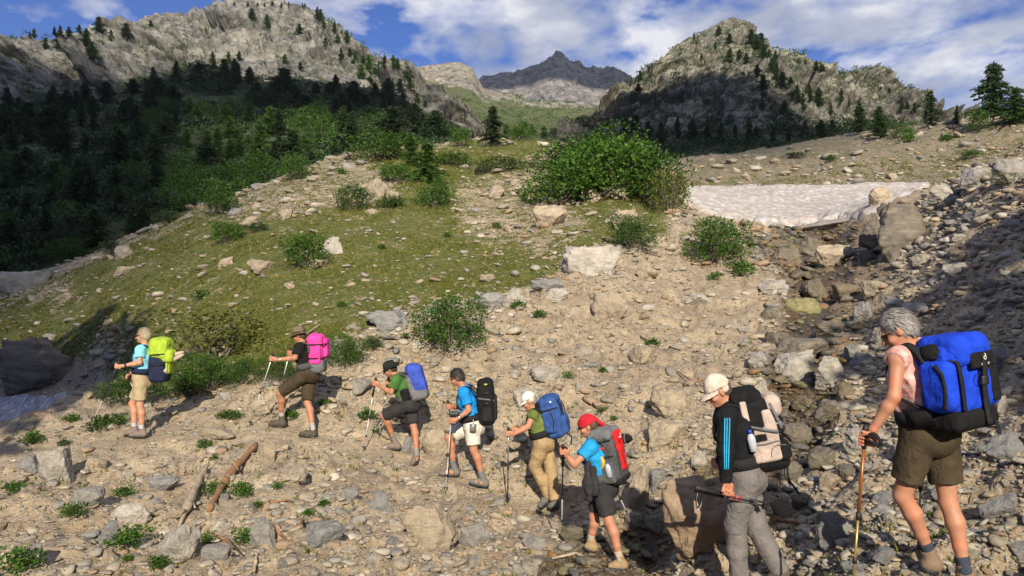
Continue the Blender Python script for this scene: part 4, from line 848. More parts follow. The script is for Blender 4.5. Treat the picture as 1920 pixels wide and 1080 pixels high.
# unseen conifers added behind the camera to shade the right bank
for k_, (x, y, h) in enumerate([(6.2,-7.0,7.2),(7.6,-6.0,8.2),(9.4,-5.5,9.5),(11.4,-3.0,9.0),(12.6,-7.0,11.0),(14.0,-2.0,9.5),(10.6,-9.5,12.0),(16.0,-5.0,11.5),(8.4,-8.5,9.0)]):
    z = float(hfull([x], [y])[0]); place(random.choice(CON_D), (x, y, z), h, h*1.15, 'dark conifer on the bank behind the viewpoint, %s of nine planted there' % ['first','second','third','fourth','fifth','sixth','seventh','eighth','ninth'][k_], 'conifer', 'conifers on the bank behind the viewpoint', 'conifer')
for k_, (x, y, h) in enumerate([(-9.5,-5.0,17),(-11.5,-3.5,18),(-13.5,-6.0,19.5),(-16,-4.0,19),(-18.5,-6.0,20),(-21.5,-4.5,20),(-25,-6.0,20)]):  # tall trees added out of view to shade the near ground at left
    z = float(hfull([x], [y])[0]); place(random.choice(CON_D), (x, y, z), h, h*0.95, 'tall conifer left behind the viewpoint, %s counting away from the trail' % ['first','second','third','fourth','fifth','sixth','seventh'][k_], 'conifer', 'conifers left behind the viewpoint', 'conifer')
# undergrowth: low dark scrub between the trees
def undergrowth(name, PG, ulo, uhi, vtop, vbot, n, lab, mat, hs, rng, poly=None):
    fl = PG.reshape(-1, 3); u, v, = proj(fl[:, 0], fl[:, 1], fl[:, 2]); ok = (u > ulo) & (u < uhi) & (v > vtop) & (v < vbot)
    if poly: ok &= in_poly(u, v, poly)
    K = np.nonzero(ok)[0]; w = 1/fl[K, 1]**0.5; w = w*np.clip(vnoise(fl[K], 14, 5)+0.6, 0.02, 1); w /= w.sum(); k = K[rng.choice(len(K), n, p=w)]
    C0 = fl[k]+rng.normal(size=(n, 3))*0.5; S0 = hs*C0[:, 1]/F*rng.uniform(0.5, 1.5, n); m = 26
    d = rng.normal(size=(n, m, 3)); d /= np.linalg.norm(d, axis=2)[:, :, None]; d[:, :, 2] = np.abs(d[:, :, 2])
    C = C0[:, None]+d*S0[:, None, None]*np.array([0.9, 0.9, 0.8])*rng.uniform(0.3, 1, (n, m, 1)); D = d+rng.normal(size=d.shape)*0.4; C = C.reshape(-1, 3); D = D.reshape(-1, 3)
    D /= np.linalg.norm(D, axis=1)[:, None]; S = np.cross(D, rng.normal(size=D.shape)); S /= np.linalg.norm(S, axis=1)[:, None]; L = np.repeat(S0, m)*0.42
    V = np.stack([C, C+D*(L*.5)[:, None]+S*(L*.3)[:, None], C+D*L[:, None], C+D*(L*.5)[:, None]-S*(L*.3)[:, None]], 1).reshape(-1, 3)
    tag(mk(name, V, np.arange(len(V)).reshape(-1, 4), mat, smooth=False), lab, 'undergrowth', kind='stuff')
ru = np.random.default_rng(77)
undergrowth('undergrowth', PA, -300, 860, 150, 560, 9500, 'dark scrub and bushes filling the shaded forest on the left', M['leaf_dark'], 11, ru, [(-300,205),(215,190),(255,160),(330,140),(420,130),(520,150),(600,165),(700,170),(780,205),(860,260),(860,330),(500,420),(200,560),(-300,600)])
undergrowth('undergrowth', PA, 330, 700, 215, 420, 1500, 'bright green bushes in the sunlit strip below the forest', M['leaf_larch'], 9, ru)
undergrowth('undergrowth', PE, 1080, 1800, 225, 300, 1100, 'dark scrub along the foot of the right mountain', M['leaf_dark'], 12, ru)
undergrowth('undergrowth', PE, 1180, 1740, 40, 240, 1500, 'green scrub on the ledges of the right mountain', M['leaf_dark'], 7, ru)
undergrowth('undergrowth', PA, 0, 800, 40, 200, 900, 'green scrub on the ledges of the left mountain', M['leaf'], 6, ru)
undergrowth('undergrowth', PD, 780, 1200, 175, 300, 1100, 'low green scrub on the slopes of the central valley', M['leaf'], 5, ru)
for p in PROTOS:
    for ch in list(p.children): bpy.data.objects.remove(ch)
    bpy.data.objects.remove(p)
# ------------------------------------------------------------------ unseen clouds behind the viewpoint, outlined to cast the shade on the slopes
mc, nt, b, _ = new_mat('cloud'); b.inputs['Base Color'].default_value = (0.85, 0.85, 0.87, 1); b.inputs['Roughness'].default_value = 1.0
_cn = noise_n(nt, N(nt, 'ShaderNodeTexCoord').outputs['Object'], 0.01, 8, 0.6); bump(nt, b, _cn.outputs[0], 1.0, 30)
def cloud(pts, H=1100.0, thick=60.0, seed=1, wob=8.0):
    s = np.array(SUND); Q = []
    for p in pts: t = (H-p[2])/s[2]; Q.append((p[0]+s[0]*t, p[1]+s[1]*t))
    Q = np.array(Q); lo_, hi_ = Q.min(0)-20, Q.max(0)+20; n = 150
    gx, gy = np.meshgrid(np.linspace(lo_[0], hi_[0], n), np.linspace(lo_[1], hi_[1], n), indexing='ij'); P = np.stack([gx.ravel(), gy.ravel(), 0*gx.ravel()], -1)
    sd = sdist(gx.ravel(), gy.ravel(), [tuple(q) for q in Q])+fbm(P, 90, 4, 0.55, seed)*wob
    m_ = sd > 0; th = np.sqrt(np.clip(sd, 0, 60)/60)*thick; top = H+th*(1+0.3*fbm(P, 40, 3, 0.5, seed+4)); bot = H-th*0.25-0.5
    idx = -np.ones(n*n, int); idx[m_] = np.arange(m_.sum()); k = m_.sum(); I = idx.reshape(n, n)
    q = np.stack([I[:-1, :-1], I[1:, :-1], I[1:, 1:], I[:-1, 1:]], -1).reshape(-1, 4); q = q[(q >= 0).all(1)]
    V = np.concatenate([np.stack([P[m_, 0], P[m_, 1], top[m_]], -1), np.stack([P[m_, 0], P[m_, 1], bot[m_]], -1)]); Fc = np.concatenate([q, q[:, ::-1]+k])
    o = mk('cloud', V, Fc, mc); tag(o, kind='structure')
def sA(u, v): return surf_at(PA, u, v)
far_l = px(-900, 170, 200)
cloud([px(-2500, 190, 190), px(-900, 190, 200), sA(0,196), sA(205,200), sA(255,150), sA(330,128), sA(400,160), sA(560,165), sA(700,178), sA(800,218), sA(832,252), sA(720,252), sA(620,242), sA(520,232), sA(430,228), sA(370,245), sA(365,310), px(380,400,43), hit(330,455), hit(260,520), hit(200,590), hit(170,650), hit(170,700), hit(120,745), px(60,750,26), px(-300,740,26), px(-2500,700,26)], seed=3, wob=4.0)
def sE(u, v): return surf_at(PE, u, v)
cloud([sE(1090,250), sE(1150,200), sE(1185,172), sE(1215,190), sE(1290,150), sE(1340,130), sE(1395,128), sE(1425,155), sE(1490,200), sE(1545,235), sE(1580,262), px(1480,280,110), px(1360,292,88), px(1250,310,95), px(1100,275,130)], seed=8, wob=6.0)
cloud([px(700,175,1450), px(880,170,1420), px(1000,172,1430), px(1100,180,1400), px(1210,185,1400), px(1300,150,1500), px(1300,40,1560), px(700,40,1560)], H=1500, seed=12, wob=25.0, thick=90)
# ------------------------------------------------------------------ implicit surfaces: one smooth closed mesh from blended volumes
class Sdf:
    def __init__(s, lo, hi, h=0.007):
        s.h = h; s.o = np.array(lo, float); s.n = np.ceil((np.array(hi)-s.o)/h).astype(int)+1
        s.f = np.full(s.n, 0.3, np.float32); s.cl = []
    def _sl(s, lo, hi):
        a = np.clip(np.floor((np.array(lo)-s.o)/s.h).astype(int), 0, s.n-1); b = np.clip(np.ceil((np.array(hi)-s.o)/s.h).astype(int)+1, 1, s.n)
        if (b <= a).any(): return None
        g = [(s.o[i]+np.arange(a[i], b[i])*s.h).astype(np.float32) for i in range(3)]
        return tuple(slice(a[i], b[i]) for i in range(3)), g[0][:, None, None], g[1][None, :, None], g[2][None, None, :]
    def _mix(s, sl, d, k, sub=False):
        f = s.f[sl]
        if sub:
            h = np.clip(0.5-0.5*(f+d)/k, 0, 1); s.f[sl] = f*(1-h)-d*h+k*h*(1-h); return
        if k <= 0: s.f[sl] = np.minimum(f, d); return
        h = np.clip(0.5+0.5*(f-d)/k, 0, 1); s.f[sl] = f*(1-h)+d*h-k*h*(1-h)
    def _clip(s, d, X, Y, Z, clips):
        for p, n in clips or []:
            n = nrm(n); d = np.maximum(d, (X-p[0])*n[0]+(Y-p[1])*n[1]+(Z-p[2])*n[2])
        return d
    def cone(s, a, b, ra, rb, k=0.02, clips=None, sub=False):
        a = np.asarray(a, float); b = np.asarray(b, float); m = max(ra, rb)+3*max(k, .01)+2*s.h
        q = s._sl(np.minimum(a, b)-m, np.maximum(a, b)+m)
        if q is None: return s
        sl, X, Y, Z = q; ba = b-a; L = float(ba@ba)+1e-9
        px_, py_, pz_ = X-a[0], Y-a[1], Z-a[2]; t = np.clip((px_*ba[0]+py_*ba[1]+pz_*ba[2])/L, 0, 1)
        d = np.sqrt((px_-t*ba[0])**2+(py_-t*ba[1])**2+(pz_-t*ba[2])**2)-(ra+(rb-ra)*t)
        s._mix(sl, s._clip(d, X, Y, Z, clips), k, sub); return s
    def chain(s, pts, rr, k=0.015, clips=None):
        for i in range(len(pts)-1): s.cone(pts[i], pts[i+1], rr[i], rr[i+1], k, clips)
        return s
    def ell(s, c, r, R=None, k=0.02, clips=None, sub=False):
        c = np.asarray(c, float); r = np.asarray(r, float); R = np.eye(3) if R is None else np.asarray(R)     # rows = axes
        m = r.max()+3*max(k, .01)+2*s.h; q = s._sl(c-m, c+m)
        if q is None: return s
        sl, X, Y, Z = q; x, y, z = X-c[0], Y-c[1], Z-c[2]
        u = [(x*R[i][0]+y*R[i][1]+z*R[i][2]) for i in range(3)]
        k0 = np.sqrt(sum((u[i]/r[i])**2 for i in range(3))); k1 = np.sqrt(sum((u[i]/r[i]**2)**2 for i in range(3)))+1e-6
        s._mix(sl, s._clip(k0*(k0-1)/k1, X, Y, Z, clips), k, sub); return s
    def box(s, c, hf, R=None, rnd=0.03, k=0.02, clips=None, taper=0.0, sub=False):
        c = np.asarray(c, float); hf = np.asarray(hf, float); R = np.eye(3) if R is None else np.asarray(R)
        m = np.linalg.norm(hf)+3*max(k, .01)+2*s.h; q = s._sl(c-m, c+m)
        if q is None: return s
        sl, X, Y, Z = q; x, y, z = X-c[0], Y-c[1], Z-c[2]
        u = [(x*R[i][0]+y*R[i][1]+z*R[i][2]) for i in range(3)]
        tz = 1+taper*np.clip(u[2]/hf[2], -1, 1)
        w = [np.abs(u[0])-hf[0]*tz+rnd, np.abs(u[1])-hf[1]*tz+rnd, np.abs(u[2])-hf[2]+rnd]
        d = np.sqrt(sum(np.maximum(v, 0)**2 for v in w))+np.minimum(np.maximum(np.maximum(w[0], w[1]), w[2]), 0)-rnd
        s._mix(sl, s._clip(d, X, Y, Z, clips), k, sub); return s
    def cut(s, p, n):
        X, Y, Z = [(s.o[i]+np.arange(s.n[i])*s.h).astype(np.float32) for i in range(3)]; n = nrm(n)
        d = (X[:, None, None]-p[0])*n[0]+(Y[None, :, None]-p[1])*n[1]+(Z[None, None, :]-p[2])*n[2]
        s.f = np.maximum(s.f, d.astype(np.float32)); return s
    def mesh(s, wr=0.0, wl=0.06, seed=0, wdir=None):
        f = s.f; f[0] = f[-1] = 0.1; f[:, 0] = f[:, -1] = 0.1; f[:, :, 0] = f[:, :, -1] = 0.1
        I = f < 0; n = s.n
        cnt = np.zeros(n-1, np.int8); co = [(a, b, c) for a in (0, 1) for b in (0, 1) for c in (0, 1)]
        sl = lambda a, b, c: (slice(a, n[0]-1+a), slice(b, n[1]-1+b), slice(c, n[2]-1+c))
        for c in co: cnt += I[sl(*c)]
        A = np.argwhere((cnt > 0) & (cnt < 8)); idx = -np.ones(n-1, np.int32); idx[A[:, 0], A[:, 1], A[:, 2]] = np.arange(len(A))
        P = np.zeros((len(A), 3)); W_ = np.zeros(len(A))
        for i, c in enumerate(co):
            for ax in range(3):
                if c[ax]: continue
                e = list(c); e[ax] = 1
                fa = f[A[:, 0]+c[0], A[:, 1]+c[1], A[:, 2]+c[2]]; fb = f[A[:, 0]+e[0], A[:, 1]+e[1], A[:, 2]+e[2]]
                m = (fa < 0) != (fb < 0); t = np.where(m, fa/(fa-fb+1e-12), 0); q = np.tile(np.array(c, float), (len(A), 1)); q[:, ax] += t
                P += q*m[:, None]; W_ += m
        V = s.o+(A+P/np.maximum(W_, 1)[:, None])*s.h; Fs = []
        for ax in range(3):
            o1, o2 = [(1, 2), (2, 0), (0, 1)][ax]; lo_ = [0]*3; hi_ = list(n); 
            a = [slice(1, n[i]-1) for i in range(3)]; a[ax] = slice(0, n[ax]-1); b = list(a); b[ax] = slice(1, n[ax])
            ia, ib = I[tuple(a)], I[tuple(b)]; E = np.argwhere(ia != ib)
            if len(E) == 0: continue
            sg = ia[E[:, 0], E[:, 1], E[:, 2]]; E = E+np.array([1 if i != ax else 0 for i in range(3)])
            def g(d1, d2):
                q = E.copy(); q[:, o1] -= d1; q[:, o2] -= d2; return idx[q[:, 0], q[:, 1], q[:, 2]]
            Q = np.stack([g(1, 1), g(0, 1), g(0, 0), g(1, 0)], 1); Q = np.where(sg[:, None], Q, Q[:, ::-1]); Fs.append(Q)
        Fc = np.concatenate(Fs); Fc = Fc[(Fc >= 0).all(1)]
        if wr and len(V):
            nv = np.zeros_like(V); e = np.cross(V[Fc[:, 2]]-V[Fc[:, 0]], V[Fc[:, 3]]-V[Fc[:, 1]])
            for j in range(4): np.add.at(nv, Fc[:, j], e)
            nv /= np.linalg.norm(nv, axis=1)[:, None]+1e-9
            sc = np.array([1, 1, 0.55]) if wdir is None else np.array(wdir)
            V = V+nv*(wr*(fbm(V*sc, wl, 3, 0.5, seed, True)*0.6+0.4*vnoise(V, wl*1.6, seed+7)))[:, None]
        return V, Fc
def bb(pts, m): pts = np.array(pts); return pts.min(0)-m, pts.max(0)+m
def ribbon(name, pts, width, thick, side, mat, parent, n=28, closed=False):
    """a flat webbing strip along pts; side = direction of its width"""
    pts = np.array(pts, float); q = np.linspace(0, len(pts)-1, n); k = np.arange(len(pts))
    C = np.stack([np.interp(q, k, pts[:, i]) for i in range(3)], 1)
    if len(pts) > 3:
        for _ in range(3): C[1:-1] = (C[:-2]+2*C[1:-1]+C[2:])/4
    T = np.gradient(C, axis=0); T /= np.linalg.norm(T, axis=1)[:, None]+1e-9
    S = np.tile(nrm(side), (n, 1)) if np.ndim(side) == 1 else np.stack([np.interp(q, k, np.array(side)[:, i]) for i in range(3)], 1)
    S = S-T*(S*T).sum(1)[:, None]; S /= np.linalg.norm(S, axis=1)[:, None]+1e-9; U = np.cross(S, T)
    w = np.full(n, width/2) if np.ndim(width) == 0 else np.interp(q, k, width)/2
    V = np.stack([C-S*w[:, None]-U*thick/2, C+S*w[:, None]-U*thick/2, C+S*w[:, None]+U*thick/2, C-S*w[:, None]+U*thick/2], 1).reshape(-1, 3)
    i = np.arange(n*4).reshape(n, 4); j = np.roll(i, -1, 1)
    Fc = np.stack([i[:-1], j[:-1], j[1:], i[1:]], -1).reshape(-1, 4).tolist()+[[3, 2, 1, 0], list(i[-1])]
    return mk(name, V, [tuple(f) for f in Fc], mat, parent)
def tube(name, pts, rr, mat, parent, nseg=10, closed=False):
    pts = np.array(pts, float); n = len(pts); rr = np.full(n, rr) if np.ndim(rr) == 0 else np.array(rr)
    T = np.gradient(pts, axis=0); T /= np.linalg.norm(T, axis=1)[:, None]+1e-9; ref = np.array([0.13, 0.95, 0.2]) if abs(T[0][1]) < 0.8 else np.array([1, 0, 0.1])
    A = np.cross(T, ref); A /= np.linalg.norm(A, axis=1)[:, None]; B = np.cross(T, A); th = np.linspace(0, 2*np.pi, nseg, endpoint=False)
    V = (pts[:, None]+(A[:, None]*np.cos(th)[None, :, None]+B[:, None]*np.sin(th)[None, :, None])*rr[:, None, None]).reshape(-1, 3)
    i = np.arange(n*nseg).reshape(n, nseg); j = np.roll(i, -1, 1)
    Fc = np.stack([i[:-1], i[1:], j[1:], j[:-1]], -1).reshape(-1, 4).tolist()+[list(i[0]), list(i[-1])[::-1]]
    return mk(name, V, [tuple(f) for f in Fc], mat, parent)
SK = {'a': skin_mat('skin_tanned', (0.42, 0.20, 0.115)), 'b': skin_mat('skin_reddish', (0.45, 0.215, 0.13)), 'c': skin_mat('skin_light', (0.50, 0.27, 0.17))}
CM = {}
def cm(key, c, **k):
    if key not in CM: CM[key] = cloth(key, c, **k)
    return CM[key]
BLK = cm('cloth_black', (0.012, 0.012, 0.013)); WEB = cm('webbing_black', (0.02, 0.02, 0.022))
MET = plain('metal_silver', (0.62, 0.62, 0.62), 0.3, 0.8); RUB = plain('rubber_black', (0.02, 0.02, 0.02), 0.6); GOLD = plain('pole_gold', (0.42, 0.30, 0.10), 0.35, 0.5); BRONZE = plain('pole_bronze', (0.35, 0.13, 0.035), 0.35, 0.4); WHT = plain('white_print', (0.75, 0.75, 0.75), 0.6); REDP = plain('red_paint', (0.5, 0.03, 0.03), 0.45)
EYEM = plain('eye_dark', (0.03, 0.02, 0.015), 0.2)
def sole_mat(): return RUB
# ------------------------------------------------------------------ people
def hand(S, wr, g, ax, side, r=1.0, k=0.007):
    """palm and five curled fingers closed on a bar through g along ax; side = thumb direction around the bar"""
    w = nrm(np.array(g)-wr); ax = nrm(ax); w = nrm(w-ax*(w@ax)*0.999); nn = nrm(np.cross(ax, w))*side
    g = np.array(g, float); pc = g-w*0.030+nn*0.016
    S.cone(wr, pc-w*0.012, 0.026*r, 0.027*r, 0.015)
    S.box(pc, (0.037*r, 0.014*r, 0.040*r), np.array([w, nn, ax]), 0.013, 0.012)
    for j, (o, L) in enumerate([(0.032, .95), (0.011, 1.05), (-0.010, 1.0), (-0.030, .85)]):
        a = g-w*0.004+nn*0.022+ax*o*r; b = g+w*0.026*L+nn*0.014+ax*(o*r-0.002); c = g+w*0.026*L-nn*0.010+ax*(o*r-0.003); d = g+w*0.004-nn*0.024*L+ax*(o*r-0.002)
        S.chain([a, b, c, d], [0.0105*r, 0.0098*r, 0.0092*r, 0.008*r], k*0.6)
    S.chain([pc-w*0.012-nn*0.004+ax*0.024, g-w*0.014-nn*0.020+ax*0.040, g+w*0.012-nn*0.026+ax*0.048], [0.0135*r, 0.012*r, 0.0095*r], k)
def person(lab, D, J, fwd, skin='a', g=1.0, h=0.007, gaze=(-1, 0, -0.15), sex='m', hairc=None, head_r=0.94, sock=(0.42, 0.42, 0.44), boot=(0.20, 0.15, 0.11), boot2=None,
           shirt=None, sleeve=0.6, shorts=None, hem=0.92, pants=False, hat=None, glasses=False, group='hikers walking in a line', waist=0.0, shirt_mat=None, sole=None):
    """J: joints in photo pixels plus a depth offset from D; near (n) and far (f) limbs"""
    J = dict(J); fd_ = {}
    for s_ in 'nf':
        t_, e_ = J['toe'+s_], J['hee'+s_]; fd_[s_] = hit((t_[0]+e_[0])/2, max(t_[1], e_[1])+1.5)[1]-0.02
    Dm = 0.5*(fd_['n']+fd_['f']); D = Dm if abs(Dm-D) < 0.5 else D+0.5*np.sign(Dm-D)
    for s_ in 'nf':
        q_ = np.clip(fd_[s_]-D, -.42, .42)
        for k_ in ('toe', 'hee', 'ank'): b_ = J[k_+s_]; J[k_+s_] = (b_[0], b_[1], q_)
        b_ = J['kn'+s_]; J['kn'+s_] = (b_[0], b_[1], .5*b_[2]+.5*q_)
    P = {k: px(v[0], v[1], D+v[2]) for k, v in J.items() if k not in ('axn', 'axf', 'sdn', 'sdf', 'lat')}
    fwd = nrm(fwd); lat = nrm(np.cross([0, 0, 1], fwd)); lat = lat if lat[1] < 0 else -lat                # lat points to the camera side
    if abs(lat[1]) < 0.2: lat = nrm([-abs(lat[0]), lat[1], 0]) if 'latx' not in J else lat
    if 'lat' in J: lat = nrm(J['lat'])
    neck, pel = P['neck'], P['pel']; up = nrm(neck-pel); front = nrm(np.cross(up, lat)); front = front if front@fwd > 0 else -front; lat = lat-up*(lat@up); lat = nrm(lat)
    sw = 0.175*g; hw = 0.085*g
    chest = pel+(neck-pel)*0.66; wai = pel+(neck-pel)*0.30
    shn = P.get('shn', neck-up*0.045+lat*sw); shf = P.get('shf', neck-up*0.045-lat*sw)
    hpn, hpf = pel+lat*hw, pel-lat*hw
    root = empty('person', ((P['ankn'][0]+P['ankf'][0])/2, (P['ankn'][1]+P['ankf'][1])/2, min(P['ankn'][2], P['ankf'][2])-0.09), lab, 'hiker', group)
    arms = [('n', shn, P['eln'], P['wrn'], P['hdn']), ('f', shf, P['elf'], P['wrf'], P['hdf'])]
    legs = [('n', hpn, P['knn'], P['ankn'], P['toen'], P['heen']), ('f', hpf, P['knf'], P['ankf'], P['toef'], P['heef'])]
    hc = P['head']; gz = nrm(gaze); hl = nrm(np.cross([0, 0, 1], gz)); hu = nrm(np.cross(gz, hl)); R = np.array([gz, hl, hu]); q = 1.0*head_r
    allp = list(P.values())+[hpn, hpf, shn, shf]
    allp = [p for p in allp if np.ndim(p) and len(p) == 3]
    # --- body
    S = Sdf(*bb(allp, 0.17), h)
    for s_ in (1, -1):
        S.cone(pel+lat*s_*hw*.8-up*0.02, wai+lat*s_*.055*g, .098*g, .085*g, .05); S.cone(wai+lat*s_*.055*g, chest+lat*s_*.075*g, .088*g, .100*g, .05)
        S.cone(chest+lat*s_*.075*g, neck-up*.03+lat*s_*.06*g, .098*g, .052*g, .04)
    S.cone(neck-up*.045, shn, .055*g, .052*g, .04); S.cone(neck-up*.045, shf, .055*g, .052*g, .04)
    S.cone(neck-up*.05, hc-gz*0.018-hu*.03, .058*g, .050*g, .03)
    S.ell(hc+hu*.020-gz*.012, np.array([.094, .076, .098])*q, R, .02)                 # skull
    S.ell(hc-hu*.045+gz*.028, np.array([.066, .056, .060])*q, R, .03)                 # face and jaw
    S.ell(hc-hu*.088+gz*.062, np.array([.022, .024, .018])*q, R, .02)                 # chin
    S.cone(hc+hu*.012+gz*.080, hc-hu*.028+gz*.108, .010*q, .015*q, .010)              # nose
    S.ell(hc+hu*.024+gz*.082, np.array([.012, .045, .009])*q, R, .012)                # brow
    S.ell(hc-hu*.058+gz*.088, np.array([.012, .022, .008])*q, R, .008)                # lips
    for s_ in (1, -1):
        S.ell(hc+hl*s_*.032+hu*.004+gz*.088, np.array([.014, .016, .011])*q, R, .012, sub=True)
        S.ell(hc+hl*s_*.078*q-gz*.006-hu*.008, np.array([.020, .008, .032])*q, R, .006)
        S.ell(hc+hl*s_*.045-hu*.030+gz*.060, np.array([.022, .018, .018])*q, R, .02)
    for nm, a, e, w, hd in arms:
        S.ell(a, (.056*g,)*3, None, .03); S.cone(a, e, .048*g, .037*g, .025); m_ = e+(w-e)*.3; S.chain([e, m_, w], [.037*g, .038*g, .024*g], .02)
        hand(S, w, hd, J['ax'+nm], J.get('sd'+nm, 1), 1.0*g)
    for nm, a, kn, an, to, he in legs:
        S.chain([a, a+(kn-a)*.5, kn], [.086*g, .072*g, (.046 if pants else .053)*g], .03); ab = nrm(an-kn); bk = -front if abs(front@ab) < .9 else -fwd
        cf = kn+(an-kn)*.32+bk*(.004 if pants else .016); S.chain([kn, cf, kn+(an-kn)*.7+bk*.006, an], ([.046*g, .046*g, .038*g, .034*g] if pants else [.053*g, .055*g, .040*g, .034*g]), .02)
        S.chain([an, he*0.5+an*0.4+to*.1, to*.72+he*.28+(an-he)*.12], [.034*g, .027*g, .018*g], .015)
    V, Fc = S.mesh(); body = mk('body', V, Fc, SK[skin], root)
    for s_ in (1, -1):
        e = hc+hl*s_*.032*q+hu*.006+gz*.080*q; Ve, Fe = ICO[2]; mk('eye', Ve*0.011+e, Fe, EYEM, root)
    # --- shirt
    if shirt is not None or shirt_mat:
        S = Sdf(*bb([neck, pel, shn, shf, P['eln'], P['elf'], P['wrn'], P['wrf']], 0.2), h*1.15); x = .017
        cl = [(pel-up*(0.02+waist), -up)]
        for s_ in (1, -1):
            S.cone(pel+lat*s_*hw*.85-up*.05, wai+lat*s_*.06*g, .108*g+x*.6, .096*g+x, .05, cl); S.cone(wai+lat*s_*.06*g, chest+lat*s_*.078*g, .098*g+x, .104*g+x, .05)
            S.cone(chest+lat*s_*.078*g, neck-up*.04+lat*s_*.06*g, .102*g+x, .050*g+x, .04)
        for nm, a, e, w, hd in arms:
            S.cone(neck-up*.055, a, .054*g+x, .056*g+x, .04)
            if sleeve <= 1:
                if sleeve > 0.05: p = a+(e-a)*sleeve; S.cone(a, a+(e-a)*(sleeve+.1), .053*g+x, .054*g+x, .03, [(p, e-a)])
            else: S.chain([a, e, w+(w-e)*.02], [.052*g+x, .043*g+x, .032*g+x*.6], .02, [(w+(w-e)*0.02, w-e)])
        if sleeve <= 0.05:
            for nm, a, e, w, hd in arms: S.cut(a+(a-neck)*.18, (a-neck))
        S.cone(neck+up*.04+front*.03, neck+up*.12+front*.05, .046*g, .052*g, .008, sub=True)
        V, Fc = S.mesh(0.007, 0.07, 3); so_ = mk('shirt', V, Fc, shirt_mat or cm('shirt_'+lab[:18], shirt), root)
    # --- shorts or trousers
    S = Sdf(*bb([pel+up*.16, hpn, hpf]+[l[2] for l in legs]+([l[3] for l in legs] if pants else []), 0.2), h*1.15)
    cl = [(pel+up*.10, up)]
    for s_ in (1, -1): S.cone(pel+lat*s_*hw*.9, wai+lat*s_*.06*g, .122*g, .112*g, .04, cl)
    S.ell(pel-front*.035-up*.05, np.array([.125, .155, .115])*g, np.array([front, lat, up]), .04)
    for nm, a, kn, an, to, he in legs:
        if pants:
            e_ = an+(an-kn)*.06; S.chain([a, a+(kn-a)*.5, kn, kn+(an-kn)*.5, e_+(an-kn)*.05], [.108*g, .096*g, .076*g, .072*g, .070*g], .03, [(e_, an-kn)])
        else:
            p = a+(kn-a)*hem; S.chain([a, a+(kn-a)*.5, kn+(kn-a)*.08], [.110*g, .100*g, .088*g], .012, [(p, kn-a)])
            S.cone(p+(kn-a)*.02, kn+(kn-a)*.3, .075*g, .078*g, .004, sub=True) if False else None
    V, Fc = S.mesh(0.006, 0.085, 5, (1, 1, .8) if pants else (1, 1, .5)); leg_o = mk('trousers' if pants else 'shorts', V, Fc, shorts, root)
    # --- socks and boots
    bm_ = plain('boot_'+lab[:14], boot, 0.75); sm_ = cm('sock_'+lab[:14], sock)
    bmat2 = plain('boot_trim_'+lab[:14], boot2, 0.6) if boot2 else None
    for nm, a, kn, an, to, he in legs:
        d = nrm(an-kn); q1 = an-d*.10*g
        if not pants:
            S = Sdf(*bb([an-d*.16, an+d*.05], .1), .006); S.cone(an-d*.09, an+d*.03, .043*g, .039*g, .01, [(an-d*.052, -d)]); V, Fc = S.mesh(0.003, 0.02); mk('sock', V, Fc, sm_, root)
        fd = nrm(to-he); sd = nrm(np.cross(fd, d)); ud = nrm(np.cross(sd, fd)); ud = ud if ud@(an-he) > 0 else -ud
        L = np.linalg.norm(to-he); b0 = he+fd*.035+ud*.045; 
        S = Sdf(*bb([he, to, an-d*.06], .11), .006)
        S.cone(an-d*.015, b0+fd*.01, .043*g, .049*g, .02, [(an-d*.004, -d)]); S.cone(b0+ud*.005, he+fd*L*.55+ud*.048, .048*g, .047*g, .02)
        S.cone(he+fd*L*.5+ud*.045, to-fd*.045+ud*.034, .047*g, .038*g, .02); S.cut(he+ud*.020, -ud)
        V, Fc = S.mesh(0.0025, 0.02); bo = mk('boot', V, Fc, bm_, root)
        S = Sdf(*bb([he, to], .09), .006); c = [(he+ud*.024, ud), (he-ud*.002, -ud)]
        S.cone(he+fd*.045+ud*.01, he+fd*L*.55+ud*.01, .050*g, .050*g, .01, c); S.cone(he+fd*L*.5+ud*.01, to-fd*.045+ud*.01, .051*g, .043*g, .01, c)
        V, Fc = S.mesh(); mk('sole', V, Fc, sole or RUB, bo)
        if bmat2:
            S = Sdf(*bb([he, to], .12), .006); S.cone(he+fd*L*.30+ud*.05, he+fd*L*.62+ud*.045, .052*g, .050*g, .01, [(he+fd*L*.68, fd), (he+fd*L*.28, -fd), (he+ud*.085, ud), (he+ud*.03, -ud)]); V, Fc = S.mesh(); mk('boot_panel', V, Fc, bmat2, bo)
        for t in (.50, .62, .74): # laces
            c0 = he+fd*L*t+ud*(.102-.045*(t-.5)/.24*.9); tube('lace', [c0-sd*.022, c0+ud*.003, c0+sd*.022], .003, sm_, bo, 6)
    # --- hair
    if hairc:
        S = Sdf(*bb([hc], .17), .006); hm = hair_mat('hair_'+lab[:12], hairc['c']); e = hairc.get('e', .010)
        if hat: e = .003
        S.ell(hc+hu*.026-gz*.018, (np.array([.094, .076, .098])+e)*q, R, .01)
        S.ell(hc-hu*.010-gz*.052, np.array([.056+e, .066+e, .075+e*1.4])*q, R, .02)
        S.cut(hc+gz*.052+hu*hairc.get('front', .02), nrm(gz*1.0-hu*hairc.get('slope', .9))); S.cut(hc-hu*hairc.get('low', .055), nrm(-hu+gz*.5))
        if hat: S.cut(hc+hu*.046, hu)
        for s_ in (1, -1): S.ell(hc+hl*s_*.09+gz*.022-hu*.022, np.array([.044, .030, .050])*q, R, .006, sub=True)
        V, Fc = S.mesh(0.0015, 0.05, 9, (1, 1, .3))
